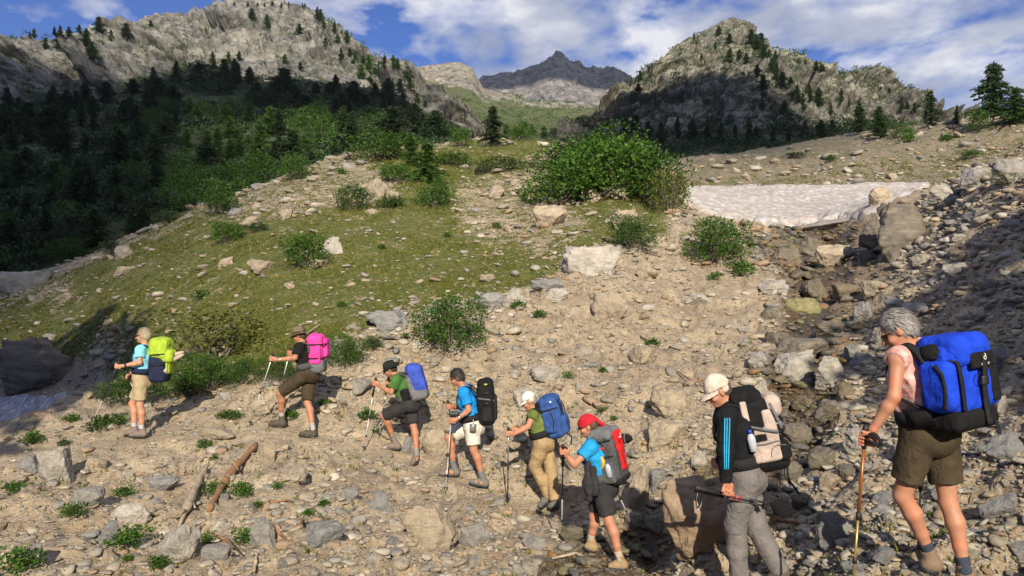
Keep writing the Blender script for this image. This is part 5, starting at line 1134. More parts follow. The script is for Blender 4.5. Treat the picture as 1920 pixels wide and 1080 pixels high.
        if not hat and len(V):      # locks of hair lying over the scalp
            rr = np.random.default_rng(3); k_ = rr.integers(0, len(V), 900); B = V[k_]; nv = B-(hc-gz*.015); nv /= np.linalg.norm(nv, axis=1)[:, None]
            td = np.array(hairc.get('dir', -gz*.5-hu*.8))+0*B+rr.normal(size=B.shape)*.16; td = td-nv*(td*nv).sum(1)[:, None]; td /= np.linalg.norm(td, axis=1)[:, None]; sd_ = np.cross(nv, td); L_ = rr.uniform(.025, .050, len(B))[:, None]; w_ = rr.uniform(.0018, .0035, len(B))[:, None]
            a_ = B+nv*.0005; m_ = B+td*L_*.5+nv*.0035; e_ = B+td*L_+nv*rr.uniform(0, .006, len(B))[:, None]
            T = np.stack([a_-sd_*w_, a_+sd_*w_, m_+sd_*w_, m_-sd_*w_, m_-sd_*w_, m_+sd_*w_, e_+sd_*w_*.2, e_-sd_*w_*.2], 1).reshape(-1, 3); q_ = np.arange(len(T)).reshape(-1, 4)+len(V)
            V = np.concatenate([V, T]); Fc = np.concatenate([Fc, q_])
        mk('hair', V, Fc, hm, root)
    if glasses:
        for s_ in (1, -1):
            S = Sdf(*bb([hc], .16), .005); S.ell(hc+hl*s_*.034*q+hu*.004+gz*.098, np.array([.008, .028, .020])*q, R, .004); V, Fc = S.mesh(); mk('lens', V, Fc, RUB, root)
        tube('glasses_frame', [hc+hl*.080*q-gz*.01+hu*.01, hc+hl*.068*q+gz*.075+hu*.012, hc+gz*.104+hu*.012, hc-hl*.068*q+gz*.075+hu*.012, hc-hl*.080*q-gz*.01+hu*.01], .0035, RUB, root, 6)
    if hat:
        hm = hat['m']; t = hat['t']
        if t in ('brim', 'cap', 'bandana'):
            S = Sdf(*bb([hc], .19), .006); hu2 = nrm(hu+gz*hat.get('tilt', 0.0)); gz2 = nrm(gz-hu2*(gz@hu2)); R2 = np.array([gz2, hl, hu2]); hb = hc+hu2*.030
            hh = hat.get('h', .1)
            S.ell(hc+hu2*.022-gz2*.010, (np.array([.108, .092, .022+hh]))*q, R2, .01); S.cut(hb+hu2*hat.get('edge', 0), -hu2)
            if t == 'brim': S.box(hc+hu2*hh*.7-gz2*.01, (.080, .070, .055), R2, .035, .02)
            if t == 'cap' and hat.get('back'): S.ell(hc+hu2*.005-gz2*.040, np.array([.062, .082, .06])*q, R2, .02, [(hc-hu2*.022, -hu2)])
            V, Fc = S.mesh(0.004, 0.05, 4); ho = mk({'brim': 'hat', 'cap': 'cap', 'bandana': 'bandana'}[t], V, Fc, hm, root)
            if t == 'brim':
                n_ = 40; V = []
                for k in range(n_):
                    a = 2*math.pi*k/n_; rad = hat.get('r', .165); dz = -.020-.014*math.cos(2*a)
                    for rr, zz, th_ in ((.088, .002, .003), (rad, dz, .003), (rad, dz-.005, 0), (.088, -.005, 0)):
                        V.append(hb+gz2*rr*1.05*math.cos(a)*q-gz2*.008+hl*rr*.92*math.sin(a)*q+hu2*zz)
                i = np.arange(n_*4).reshape(n_, 4); j = np.roll(i, -1, 0); Fc = np.stack([i, np.roll(i, -1, 1), np.roll(j, -1, 1), j], -1).reshape(-1, 4)
                mk('brim', np.array(V), Fc, hm, ho)
                tube('hat_band', [hb+hu2*.014+gz2*.108*math.cos(a)*q-gz2*.01+hl*.091*math.sin(a)*q for a in np.linspace(0, 6.283, 30)], .006, WEB, ho, 6)
            if t == 'cap':
                V = []; n_ = 16
                for k in range(n_):
                    a = (k/(n_-1)-.5)*math.pi*.92
                    for rr, zz in ((0, .004), (1, -.014), (1, -.019), (0, -.001)):
                        ex = .085*math.cos(a)**.6 if rr else 0
                        V.append(hb+gz2*(.090*math.cos(a)-.008+ex)*q+hl*(.086*math.sin(a))*q+hu2*(zz-.012*rr))
                i = np.arange(n_*4).reshape(n_, 4); Fc = np.stack([i[:-1], np.roll(i, -1, 1)[:-1], np.roll(i, -1, 1)[1:], i[1:]], -1).reshape(-1, 4).tolist()+[[0, 1, 2, 3], [(n_-1)*4+3, (n_-1)*4+2, (n_-1)*4+1, (n_-1)*4]]
                mk('visor', np.array(V), [tuple(f) for f in Fc], hat.get('m2', hm), ho)
            if t == 'bandana':
                kn = hc+hu2*.02-gz2*.11*q; S = Sdf(*bb([kn], .14), .005); S.ell(kn, (.022, .02, .018), None, .01); S.cone(kn, kn-gz2*.035-hu2*.07+hl*.015, .012, .022, .01); S.cone(kn, kn-gz2*.02-hu2*.08-hl*.02, .012, .02, .01); V, Fc = S.mesh(0.003, .03); mk('knot', V, Fc, hm, ho)
    return dict(D=D, root=root, P=P, neck=neck, pel=pel, up=up, front=front, lat=lat, shn=shn, shf=shf, chest=chest, wai=wai, g=g, hc=hc)
def _unused(key, c): return cm(key, c)
# ------------------------------------------------------------------ trekking poles
def pole(lab, grip, tip_px, up_dir=None, cols=(None, None), grip_len=0.13, tip=None, strap=True, start=None, gm=None, r=0.0085, hit_ground=True):
    """from the hand down to the ground seen at tip_px"""
    g_ = np.array(grip, float); t = tip if tip is not None else hit(*tip_px)
    t = np.array(t, float); d = nrm(t-g_); top = g_-d*0.075; o = empty('trekking_pole', tuple(t), lab, 'trekking pole', 'trekking poles of the hikers')
    L = np.linalg.norm(t-top); c1, c2 = cols; gm = gm or RUB
    a = top+d*grip_len
    tube('grip', [top-d*.012, top-d*.004, top+d*.012, top+d*.05, a], [.010, .019, .018, .0135, .0145], gm, o, 12)
    m1 = top+d*L*.52; m2 = top+d*L*.78
    tube('upper_shaft', [a, m1], r, c1 or MET, o, 10); tube('lower_shaft', [m1, t-d*.03], r*.82, c2 or c1 or MET, o, 10)
    tube('clamp', [m1-d*.022, m1+d*.022], r*1.5, RUB, o, 10); tube('clamp', [m2-d*.018, m2+d*.018], r*1.35, RUB, o, 10)
    tube('tip', [t-d*.045, t-d*.012, t+d*.01], [r*.9, r*.6, r*.25], RUB, o, 8)
    b = t-d*.075; tube('basket', [b-d*.006, b-d*.002, b+d*.004], [.010, .030, .026], RUB, o, 14)
    if strap:
        s = nrm(np.cross(d, [0.2, 1, 0.1])); ribbon('strap', [top+d*.01, top+d*.03+s*.05, top+d*.09+s*.055, top+d*.11+s*.03, top+d*.02], .018, .003, np.cross(d, s), WEB, o, 20)
    return o
# ------------------------------------------------------------------ the eight hikers
PE_ = {}
TAN = cm('shorts_beige', (0.40, 0.32, 0.20)); BRN = cm('shorts_brown', (0.060, 0.045, 0.028)); CHR = cm('shorts_charcoal', (0.035, 0.034, 0.036)); CRM = cm('shorts_cream', (0.60, 0.57, 0.50)); KHA = cm('trousers_khaki', (0.36, 0.255, 0.14)); GRY = cm('trousers_grey', (0.175, 0.16, 0.155))
H1 = person('fair-haired hiker in a light blue t-shirt and beige shorts, leading the line at far left', 11.8, dict(head=(268.5,629,0), neck=(273,649,0), pel=(267.5,708,0),
  eln=(262,680,-.22), wrn=(231,686,-.30), hdn=(220,686,-.30), elf=(266,684,.22), wrf=(246,700,.2), hdf=(240,706,.16), axn=(.25,0,1), axf=(.3,0,1),
  knn=(262.5,760,-.10), ankn=(265.5,803,-.08), toen=(241,820,-.12), heen=(275,819.5,-.06), knf=(248,757,.10), ankf=(252,800,.10), toef=(231,818,.12), heef=(258,815,.12)),
  (-1,0,0), 'c', .93, shirt=(0.22,0.60,0.75), shorts=TAN, hem=.80, hairc=dict(c=(0.52,0.43,0.30), e=.003, low=.045), glasses=True, boot=(0.21,0.16,0.14), sock=(0.42,0.45,0.52), gaze=(-1,-.05,-.12))
H2 = person('hiker in a black t-shirt, brown shorts and an olive brimmed hat, second in the line', 12.0, dict(head=(560.5,628,0), neck=(567,645,0), pel=(579,699,0),
  eln=(553,671,-.24), wrn=(521,674.5,-.33), hdn=(509.5,672,-.33), elf=(560,668,.2), wrf=(549,664,.26), hdf=(543,662,.27), axn=(.2,0,1), axf=(.2,0,1),
  knn=(525,737,-.12), ankn=(528,779,-.10), toen=(503,798,-.12), heen=(536,799.5,-.08), knf=(576,755,.08), ankf=(586,800,.08), toef=(559,818,.05), heef=(592,821,.10)),
  (-1,0.05,0), 'a', .98, shirt=(0.012,0.012,0.013), sleeve=.72, shorts=BRN, hem=.92, hairc=dict(c=(0.10,0.07,0.045)), hat=dict(t='brim', m=cm('hat_olive', (0.15,0.125,0.075)), h=.10), boot=(0.075,0.062,0.045), sock=(0.36,0.35,0.36), gaze=(-1,0,-.28))
H3 = person('hiker in a green t-shirt and dark brimmed hat, third in the line', 12.0, dict(head=(731,692,0), neck=(745,704,0), pel=(767,757,0),
  eln=(733,736,-.25), wrn=(711,723,-.33), hdn=(703,718.5,-.33), elf=(742,728,.2), wrf=(731,722,.2), hdf=(727,716,.2), axn=(.1,0,1), axf=(.15,0,1),
  knn=(719,779,-.12), ankn=(737,820,-.10), toen=(716,840.5,-.14), heen=(751,842,-.08), knf=(774.5,797,.08), ankf=(781,848,.06), toef=(779,873,-.12), heef=(783,866,.10)),
  (-1,0.05,0), 'a', .95, shirt=(0.06,0.15,0.035), sleeve=.72, shorts=CHR, hem=.95, hairc=dict(c=(0.05,0.035,0.025)), hat=dict(t='brim', m=cm('hat_black', (0.018,0.024,0.020)), h=.09, r=.155), boot=(0.19,0.15,0.12), sock=(0.22,0.22,0.20), gaze=(-1,0,-.42))
H4 = person('dark-haired hiker in a bright blue t-shirt and cream shorts, fourth in the line', 11.0, dict(head=(856,708,0), neck=(871,727,0), pel=(886,797,0),
  eln=(879,769,-.24), wrn=(857.5,785,-.34), hdn=(845.8,788,-.34), elf=(868,764,.2), wrf=(851,763,.1), hdf=(841,762,.05), axn=(.1,0,1), axf=(.0,0,1),
  knn=(888,843,-.10), ankn=(903,890,-.06), toen=(878,907,-.14), heen=(914.5,914,-.02), knf=(841,820,.08), ankf=(850,870,.10), toef=(822,892,.12), heef=(861,892,.12)),
  (-1,0.05,0), 'a', 1.0, shirt=(0.015,0.24,0.62), sleeve=.70, shorts=CRM, hem=.78, hairc=dict(c=(0.05,0.045,0.042), e=.007, low=.045), boot=(0.15,0.15,0.14), boot2=(0.55,0.18,0.03), sock=(0.15,0.16,0.18), gaze=(-.95,-.12,-.38))
H5 = person('hiker in khaki trousers, olive t-shirt and pale cap, fifth in the line, stooping', 10.5, dict(head=(992,752,0), neck=(1001,768,0), pel=(1019,826,0),
  eln=(990,800,-.24), wrn=(963,814,-.33), hdn=(953,812,-.33), elf=(992,795,.2), wrf=(972,806,.3), hdf=(962,806,.32), axn=(0,0,1), axf=(0,0,1),
  knn=(1003,874,-.10), ankn=(1027,926,-.02), toen=(1012,955,-.08), heen=(1039,931,0), knf=(1033,880,.1), ankf=(1040,934,.10), toef=(1026,955,.06), heef=(1047,954,.12)),
  (-.95,.2,0), 'b', .96, shirt=(0.13,0.17,0.045), sleeve=.25, shorts=KHA, pants=True, hairc=dict(c=(0.3,0.27,0.22)), hat=dict(t='cap', m=cm('cap_white', (0.62,0.60,0.54)), h=.09, back=True), boot=(0.13,0.125,0.12), gaze=(-.9,.1,-.5))
H6 = person('hiker with a red bandana and blue t-shirt, sixth in the line', 8.2, dict(head=(1103,799,0), neck=(1111,822,0), pel=(1131,908,.02),
  eln=(1077.5,871,-.22), wrn=(1061.5,853,-.24), hdn=(1055.5,845,-.24), elf=(1118,868,.26), wrf=(1135,884,.34), hdf=(1143,892,.36), axn=(0,0,1), axf=(-.3,-.1,1),
  knn=(1142,977,-.08), ankn=(1161,1043,-.10), toen=(1138,1068,-.22), heen=(1176,1069,-.04), knf=(1114,968,.12), ankf=(1108,1011,.22), toef=(1092,1028,.16), heef=(1117,1036,.24)),
  (-.9,.3,0), 'b', .93, .0062, shirt=(0.02,0.28,0.58), sleeve=.55, shorts=CHR, hem=.82, hairc=dict(c=(0.10,0.05,0.03)), hat=dict(t='bandana', m=cm('bandana_red', (0.52,0.02,0.035)), h=.085, tilt=.25, edge=-.012), glasses=True, boot=(0.32,0.22,0.12), sock=(0.42,0.35,0.28), gaze=(-.95,.15,-.25))
H7 = person('hiker in a black jacket with blue sleeve stripes and a pale cap', 6.2, dict(head=(1345,733,0), neck=(1368,757,0), pel=(1396,888,0),
  shn=(1362,783,-.17), eln=(1361,845,-.24), wrn=(1361,903,-.24), hdn=(1365,921,-.26), elf=(1372,842,.22), wrf=(1350,868,.26), hdf=(1342,868,.30), axn=(-.92,0,.2), axf=(0,0,1), sdn=-1,
  knn=(1379,985,-.09), ankn=(1386,1080,-.08), toen=(1356,1104,-.12), heen=(1396,1103,-.06), knf=(1420,990,.08), ankf=(1460,1068,.08), toef=(1440,1094,.12), heef=(1480,1084,.10)),
  (-1,.05,0), 'b', 1.0, .0062, shirt=(0.010,0.011,0.013), sleeve=1.5, shorts=GRY, pants=True, hairc=dict(c=(0.12,0.09,0.07)), hat=dict(t='cap', m=cm('cap_beige', (0.58,0.50,0.42)), h=.095, back=True), boot=(0.12,0.09,0.07), gaze=(-.88,-.1,-.52))
def plaid():
    m, nt, b, _ = new_mat('plaid_shirt'); o = N(nt, 'ShaderNodeTexCoord').outputs['Object']; sp = N(nt, 'ShaderNodeSeparateXYZ', ins={0: o}); bars = []
    h_ = math_n(nt, 'ADD', sp.outputs[0], math_n(nt, 'MULTIPLY', sp.outputs[1], 0.75))
    for c, fr in ((h_, 46), (sp.outputs[2], 46)):
        for f_, w in ((fr*.62, .34), (fr*1.24, .62)):
            bars.append(ramp(nt, math_n(nt, 'PINGPONG', math_n(nt, 'MULTIPLY', c, f_), 1.0), [(w-.08, 1.0), (w+.08, 0.0)]))
    col = mixc(nt, math_n(nt, 'MULTIPLY', bars[0], .62), (0.60,0.30,0.25), (0.46,0.04,0.04)); col = mixc(nt, math_n(nt, 'MULTIPLY', bars[2], .62), col, (0.46,0.04,0.04)); col = mixc(nt, math_n(nt, 'MULTIPLY', bars[1], .22), col, (0.8,0.70,0.65)); col = mixc(nt, math_n(nt, 'MULTIPLY', bars[3], .22), col, (0.8,0.70,0.65))
    nt.links.new(col, b.inputs['Base Color']); b.inputs['Roughness'].default_value = .85; n = noise_n(nt, o, 16, 3, .5, .8); bump(nt, b, n.outputs[0], .5, .012); return m
H8 = person('grey-haired hiker in a pink plaid sleeveless shirt and brown shorts, last at right', 5.0, dict(head=(1683,619,0), neck=(1712,646,0), pel=(1742,806,.02), lat=(-.92,-.38,0),
  shn=(1683,672,-.10), shf=(1775,670,.12), eln=(1676,744,-.16), wrn=(1637,805,-.10), hdn=(1621,824,-.08), elf=(1785,735,.20), wrf=(1742,790,.42), hdf=(1730,812,.46), axn=(.1,0,1), axf=(0,0,1), sdn=-1,
  knn=(1692,930,.02), ankn=(1740,1030,-.02), toen=(1722,1066,.12), heen=(1758,1075,-.10), knf=(1778,942,.08), ankf=(1807,1060,.04), toef=(1795,1090,.20), heef=(1822,1098,-.04)),
  (-.38,.92,0), 'b', .98, .0052, shirt_mat=plaid(), sleeve=0.0, waist=.02, shorts=BRN, hem=.74, hairc=dict(c=(0.36,0.335,0.31), e=.008, front=.05, slope=.6, low=.040), glasses=True, boot=(0.22,0.15,0.10), sock=(0.045,0.055,0.075), gaze=(-.72,.35,-.58), head_r=1.0)
# three sleeve stripes on the black jacket
def on_arm(Hh, off):
    P = Hh['P']; a, e, w = Hh['shn'], P['eln'], P['wrn']; o = nrm([off, -1, 0]); r = .080
    return [a+np.array([0,0,.055])+o*.035, a+o*(r+.004), a*.5+e*.5+o*(r-.002), e+o*(.071), e*.45+w*.55+o*.060]
for off in (-.42, -.20, .02): ribbon('sleeve_stripe', on_arm(H7, off), .0085, .003, (1,0,0), cm('stripe_blue', (0.04,0.36,0.62)), H7['root'], 36)
# watches
def watch(Hh, m): P = Hh['P']; w, e = P['wrn'], P['eln']; d = nrm(e-w); c = w+d*.03; tube('wristwatch', [c-d*.014, c-d*.012, c+d*.012, c+d*.014], [.026, .031, .031, .026], m, Hh['root'], 16)
watch(H2, MET); watch(H4, MET); watch(H1, RUB)
# ------------------------------------------------------------------ trekking poles in their hands
WP = plain('pole_white', (0.60,0.60,0.58), .35, .3); DK = plain('pole_dark', (0.05,0.05,0.055), .4, .3); RDM = plain('pole_red_band', (0.55,0.10,0.03), .4)
pole('black and white trekking pole planted ahead of the leading hiker', H1['P']['hdn'], (166,813), cols=(DK, WP)); pole('thin trekking pole behind the legs of the leading hiker', H1['P']['hdf'], (289,816), cols=(WP, WP))
pole('white trekking pole in the near hand of the hiker in the olive hat', H2['P']['hdn'], (467,802), cols=(WP, WP)); pole('trekking pole beyond the knee of the hiker in the olive hat', H2['P']['hdf'], (511,786), cols=(WP, WP))
pole('trekking pole planted well ahead of the hiker in the green t-shirt', H3['P']['hdn'], (681,848), cols=(WP, WP), grip_len=.28); pole('far trekking pole of the hiker in the green t-shirt', H3['P']['hdf'], (710,823), cols=(WP, WP), grip_len=.28)
pole('trekking pole in front of the knees of the dark-haired hiker', H4['P']['hdn'], (835,927), cols=(WP, WP)); pole('dark trekking pole behind the front shin of the dark-haired hiker', H4['P']['hdf'], (862,893), cols=(DK, DK))
pole('slim grey trekking pole of the stooping hiker in khaki trousers', H5['P']['hdn'], (952,946), cols=(MET, DK)); pole('trekking pole with an orange clamp held by the hiker in the red bandana', H6['P']['hdn'], (1053,1012), cols=(DK, WP), grip_len=.30); pole('white trekking pole behind the shorts of the hiker in the red bandana', H6['P']['hdf'], (1183,980), cols=(WP, WP))
g8 = H8['P']['hdn']; pole('bronze and gold trekking pole in the left hand of the grey-haired hiker', g8, (1599,1074), tip=px(1597,1120,H8['D']-.05), cols=(BRONZE, GOLD), r=.0105); pole('gold trekking pole seen between the legs of the grey-haired hiker', H8['P']['hdf'], (1721,1045), cols=(GOLD, GOLD))
def carried(dz, dy, lab):
    h_ = H7['P']['hdn']; a = px(1303, 914+dz*.6, H7['D']-.26+dy); b = px(1441, 944+dz, H7['D']-.30+dy+.10); d = nrm(b-a); o = empty('trekking_pole', tuple(a), lab, 'trekking pole', 'trekking poles carried level'); L = .56
    tube('grip', [a, a+d*.012, a+d*.04, a+d*.22], [.014, .020, .017, .015], RUB, o, 12); tube('upper_shaft', [a+d*.22, a+d*(L-.14)], .009, MET, o, 10)
    for t in (.24, .29, .33): tube('red_band', [a+d*t, a+d*(t+.022)], .0098, REDP, o, 10)
    tube('lower_shaft', [a+d*(L-.14), a+d*L], .008, RUB, o, 10); tube('basket', [a+d*(L-.03), a+d*(L-.026), a+d*(L-.018)], [.01, .026, .022], RUB, o, 12)
    s = np.array([-.1, 0, -1]); ribbon('strap', [a+d*.02, a+d*.015+s*.09, a+d*.03+s*.15, a+d*.06+s*.10, a+d*.05], .02, .003, (0,1,0), WEB if dy < 0.02 else cm('strap_pale', (.5,.48,.44)), o, 20)
carried(0, 0, 'upper of the two trekking poles carried level by the black-jacketed hiker'); carried(7, .045, 'lower of the two trekking poles carried level by the black-jacketed hiker')
# ------------------------------------------------------------------ backpacks
def pack_frame(Hh, cpx, D, up_px, out):
    """centre from the photo, up along up_px (image direction), out away from the back"""
    c = px(cpx[0], cpx[1], D); u = nrm([up_px[0], 0, -up_px[1]]); o = np.array(out, float); o = nrm(o-u*(o@u)); l = nrm(np.cross(u, o)); return c, np.array([o, l, u])
def W3(c, R, v): return c+R[0]*v[0]+R[1]*v[1]+R[2]*v[2]
def solid(name, parent, mat, prims, c, R, h=.008, wr=.004, wl=.06, seed=1, k=.03):
    pts = [W3(c, R, p[1]) for p in prims]; mx = max(max(p[2]) for p in prims)+.04; S = Sdf(*bb(pts, mx*1.25), h)
    for p in prims:
        cl = [(W3(c, R, q[0]), R[0]*q[1][0]+R[1]*q[1][1]+R[2]*q[1][2]) for q in (p[5] if len(p) > 5 else [])]
        if p[0] == 'b': S.box(W3(c, R, p[1]), p[2], R, p[3], k if len(p) < 5 or p[4] is None else p[4], cl)
        elif p[0] == 'e': S.ell(W3(c, R, p[1]), p[2], R, k if len(p) < 5 or p[4] is None else p[4], cl)
        elif p[0] == 's': S.box(W3(c, R, p[1]), p[2], R, p[3], .01, cl, sub=True)
    V, Fc = S.mesh(wr, wl, seed); return mk(name, V, Fc, mat, parent)
def straps(Hh, root, mat, belt=True, w=.055, bottom=None, r=1.0, side=None):
    up, fr, lat, g = Hh['up'], Hh['front'], Hh['lat'], Hh['g']
    for s_, sh in ((1, Hh['shn']), (-1, Hh['shf'])):
        m = Hh['neck']-up*.05+(sh-(Hh['neck']-up*.045))*.62; e = (sh-Hh['neck'])*.12
        pts = [m-fr*.155-up*.05, m-fr*.10+up*.045, m-fr*.02+up*.082, m+fr*.06+up*.045, m+fr*.118*r-up*.05, m+fr*.130*r-up*.14+e, m+fr*.075+e*1.8-up*.215, m-fr*.02+e*2.3-up*.265, m-fr*.13+e*1.5-up*.31]
        ribbon('shoulder_strap', pts, [w, w, w, w, w, w*.9, w*.7, w*.5, w*.45], .014, lat, mat, root, 44)
    if belt:
        c = Hh['pel']+up*.125*g; rx, ry = .140*g+.018, .175*g+.018; pts = [c+fr*rx*math.cos(a)+lat*ry*math.sin(a)-up*.01 for a in np.linspace(-2.5, 2.5, 30)]
        ribbon('hip_belt', pts, .085, .014, up, mat, root, 60)
def pk(name_lab, Hh, cpx, D, up_px, out, grp='backpacks on the hikers'):
    D = Hh['D']+(D-round(D+.2, 0) if Hh is H8 and False else (-.14 if Hh is H8 else 0)); c, R = pack_frame(Hh, cpx, D, up_px, out); root = empty('backpack', tuple(c), name_lab, 'backpack', grp); return root, c, R
LIME = cm('pack_lime', (0.34,0.48,0.045)); NAVY = cm('pack_navy', (0.018,0.025,0.06)); ROSE = cm('pack_pink', (0.72,0.06,0.33)); PGRY = cm('pack_grey', (0.15,0.155,0.165)); DGRY = cm('pack_dark_grey', (0.075,0.08,0.082)); BLU = cm('pack_blue', (0.045,0.085,0.42)); DBL = cm('pack_denim', (0.035,0.085,0.27)); RED = cm('pack_red', (0.62,0.018,0.02)); ROY = cm('pack_royal', (0.012,0.055,0.56)); BEI = cm('pack_beige', (0.46,0.37,0.32))
mm = lambda d, D: d/F*D
# 1 lime and navy
root, c, R = pk('lime green and navy backpack with sandals hanging from it, on the leading hiker', H1, (303,672), 11.8, (.02,-1), (1,0,0))
solid('main_compartment', root, NAVY, [('b',(-.02,0,-.17),(.12,.15,.17),.06), ('b',(-.04,0,.0),(.10,.14,.2),.05)], c, R)
solid('lid', root, LIME, [('b',(-.01,0,.15),(.145,.16,.15),.09), ('e',(.0,0,.24),(.12,.13,.07),0), ('b',(.11,-.02,.04),(.085,.11,.10),.06)], c, R, wr=.010, wl=.07)
solid('front_pocket', root, LIME, [('b',(.10,.0,-.13),(.05,.10,.09),.04)], c, R)
straps(H1, root, NAVY)
for k, (x, z) in enumerate([(.20,-.01),(.19,-.11)]):
    solid('sandal_sole', root, BEI, [('e',(x+.02,.03-.05*k,z),(.115,.045,.030),0)], c, np.array([nrm(R[0]*.85+R[2]*(.30+.2*k)), R[1], nrm(R[2]*.85-R[0]*(.30+.2*k))]), wr=.002)
solid('sleeping_roll', root, BEI, [('e',(.09,0,-.17),(.055,.13,.055),0)], c, R)
# 2 pink
root, c, R = pk('pink backpack with a grey base on the second hiker', H2, (594,660), 12.0, (-.02,-1), (1,0,0))
solid('main_compartment', root, ROSE, [('b',(-.01,0,.03),(.12,.13,.225),.065), ('e',(-.02,0,.18),(.10,.12,.10),0)], c, R, wr=.008, wl=.08)
solid('base', root, PGRY, [('b',(.0,0,-.20),(.125,.15,.105),.06)], c, R); solid('side_pocket', root, ROSE, [('b',(.0,-.13,-.02),(.09,.045,.15),.04)], c, R); solid('side_pocket', root, ROSE, [('b',(.11,.05,.06),(.055,.10,.14),.04)], c, R)
for z in (.12, -.08): ribbon('compression_strap', [W3(c,R,(-.13,-.10,z)), W3(c,R,(-.08,-.187,z)), W3(c,R,(.04,-.187,z)), W3(c,R,(.14,-.12,z)), W3(c,R,(.165,0,z))], .02, .005, R[2], WEB, root)
ribbon('compression_strap', [W3(c,R,(-.07,-.185,.12)), W3(c,R,(-.075,-.192,.0))], .03, .006, R[0], DGRY, root, 6); straps(H2, root, DGRY)
# 3 blue and grey
root, c, R = pk('blue and grey daypack on the hiker in the green t-shirt', H3, (778,717), 12.0, (-.30,-1), (1,0,.3))
solid('main_compartment', root, PGRY, [('b',(-.02,0,-.06),(.11,.14,.19),.06), ('b',(.02,0,-.17),(.13,.14,.09),.06)], c, R)
solid('cover', root, BLU, [('b',(.045,0,.04),(.11,.145,.21),.07), ('e',(.01,0,.21),(.10,.13,.08),0)], c, R, wr=.008); straps(H3, root, DGRY)
for z in (-.05, .03, .11): tube('elastic_cord', [W3(c,R,(-.02,-.135,z)), W3(c,R,(.07,-.15,z+.04)), W3(c,R,(.13,-.10,z)), W3(c,R,(.15,0,z+.04))], .005, WEB, root, 6)
solid('hip_pouch', root, BLK, [('b',(-.16,-.17,-.12),(.065,.04,.085),.03)], c, R)
# 4 black
root, c, R = pk('tall black backpack on the dark-haired hiker', H4, (911,755), 11.0, (-.03,-1), (1,0,0))
solid('main_compartment', root, BLK, [('b',(.0,0,-.02),(.115,.15,.27),.06)], c, R, wr=.006); solid('lid', root, BLK, [('b',(.0,0,.25),(.105,.14,.065),.05), ('e',(.02,0,.29),(.07,.10,.05),0)], c, R, wr=.008)
solid('front_pocket', root, WEB, [('b',(.11,0,-.06),(.04,.11,.17),.035)], c, R); solid('side_pocket', root, WEB, [('b',(.02,-.15,-.14),(.07,.035,.10),.03)], c, R); ribbon('compression_strap', [W3(c,R,(-.10,-.155,.08)), W3(c,R,(.05,-.16,.06)), W3(c,R,(.12,-.12,.04))], .018, .005, R[2], PGRY, root); ribbon('logo_patch', [W3(c,R,(-.01,-.148,.265)), W3(c,R,(.03,-.148,.265))], .02, .004, R[2], plain('logo_yellow', (.5,.5,.08), .6), root, 4); straps(H4, root, WEB)
cu = empty('metal_mug', tuple(px(887,801,H4['D']-.25)), 'silver metal mug hanging from the hip belt of the dark-haired hiker', 'mug'); q = px(887,801,H4['D']-.25); tube('mug_body', [q+[0,0,-.045], q+[0,0,-.04], q+[0,0,.035], q+[0,0,.04]], [.04,.044,.048,.046], MET, cu, 18); tube('handle', [q+[.0,-.045,.03], q+[-.01,-.07,.02], q+[-.01,-.07,-.02], q+[0,-.045,-.03]], .004, MET, cu, 6); tube('hook', [q+[0,0,.04], q+[.005,-.01,.08], q+[0,0,.11]], .004, MET, cu, 6)
q = px(853,779,H4['D']-.3); cp = empty('camera_pouch', tuple(q), 'black camera pouch held at the waist of the dark-haired hiker', 'pouch'); solid('pouch_body', cp, BLK, [('b',(0,0,0),(.06,.05,.05),.02)], q, np.eye(3)); solid('flap', cp, DGRY, [('b',(-.01,-.01,.035),(.058,.05,.022),.015)], q, np.eye(3))
# 5 denim blue
root, c, R = pk('large denim blue backpack with many pockets on the stooping hiker in khaki', H5, (1037,782), 10.5, (-.22,-1), (.97,-.25,.2))
solid('main_compartment', root, DBL, [('b',(.0,0,-.03),(.13,.16,.23),.07)], c, R, wr=.006); solid('lid', root, DBL, [('b',(-.01,0,.21),(.12,.15,.065),.05), ('e',(.02,0,.25),(.09,.12,.05),0)], c, R, wr=.009); solid('side_pocket', root, DBL, [('b',(-.02,-.16,-.03),(.085,.05,.14),.045)], c, R); solid('front_pocket', root, DBL, [('b',(.13,0,-.10),(.05,.12,.12),.045)], c, R); solid('back_panel', root, BLK, [('b',(-.135,0,.0),(.03,.15,.24),.025)], c, R)
for y in (-.07,.07): ribbon('lid_strap', [W3(c,R,(.10,y,.24)), W3(c,R,(.155,y,.14)), W3(c,R,(.16,y,.0)), W3(c,R,(.19,y,-.10)), W3(c,R,(.15,y,-.24))], .02, .005, R[1], WEB, root)
ribbon('zip', [W3(c,R,(.03,-.215,.10)), W3(c,R,(.05,-.218,.0)), W3(c,R,(.02,-.215,-.13))], .010, .004, R[0], WEB, root); ribbon('hanging_strap', [W3(c,R,(.02,-.17,-.24)), W3(c,R,(.0,-.17,-.36)), W3(c,R,(.03,-.16,-.52))], .03, .006, R[0], WEB, root); ribbon('hanging_strap', [W3(c,R,(.13,-.06,-.2)), W3(c,R,(.20,-.06,-.28)), W3(c,R,(.16,-.05,-.38))], .018, .005, R[0], WEB, root); ribbon('logo_patch', [W3(c,R,(.03,-.155,.22)), W3(c,R,(.055,-.15,.22))], .025, .012, R[2], WHT, root, 4); straps(H5, root, WEB)
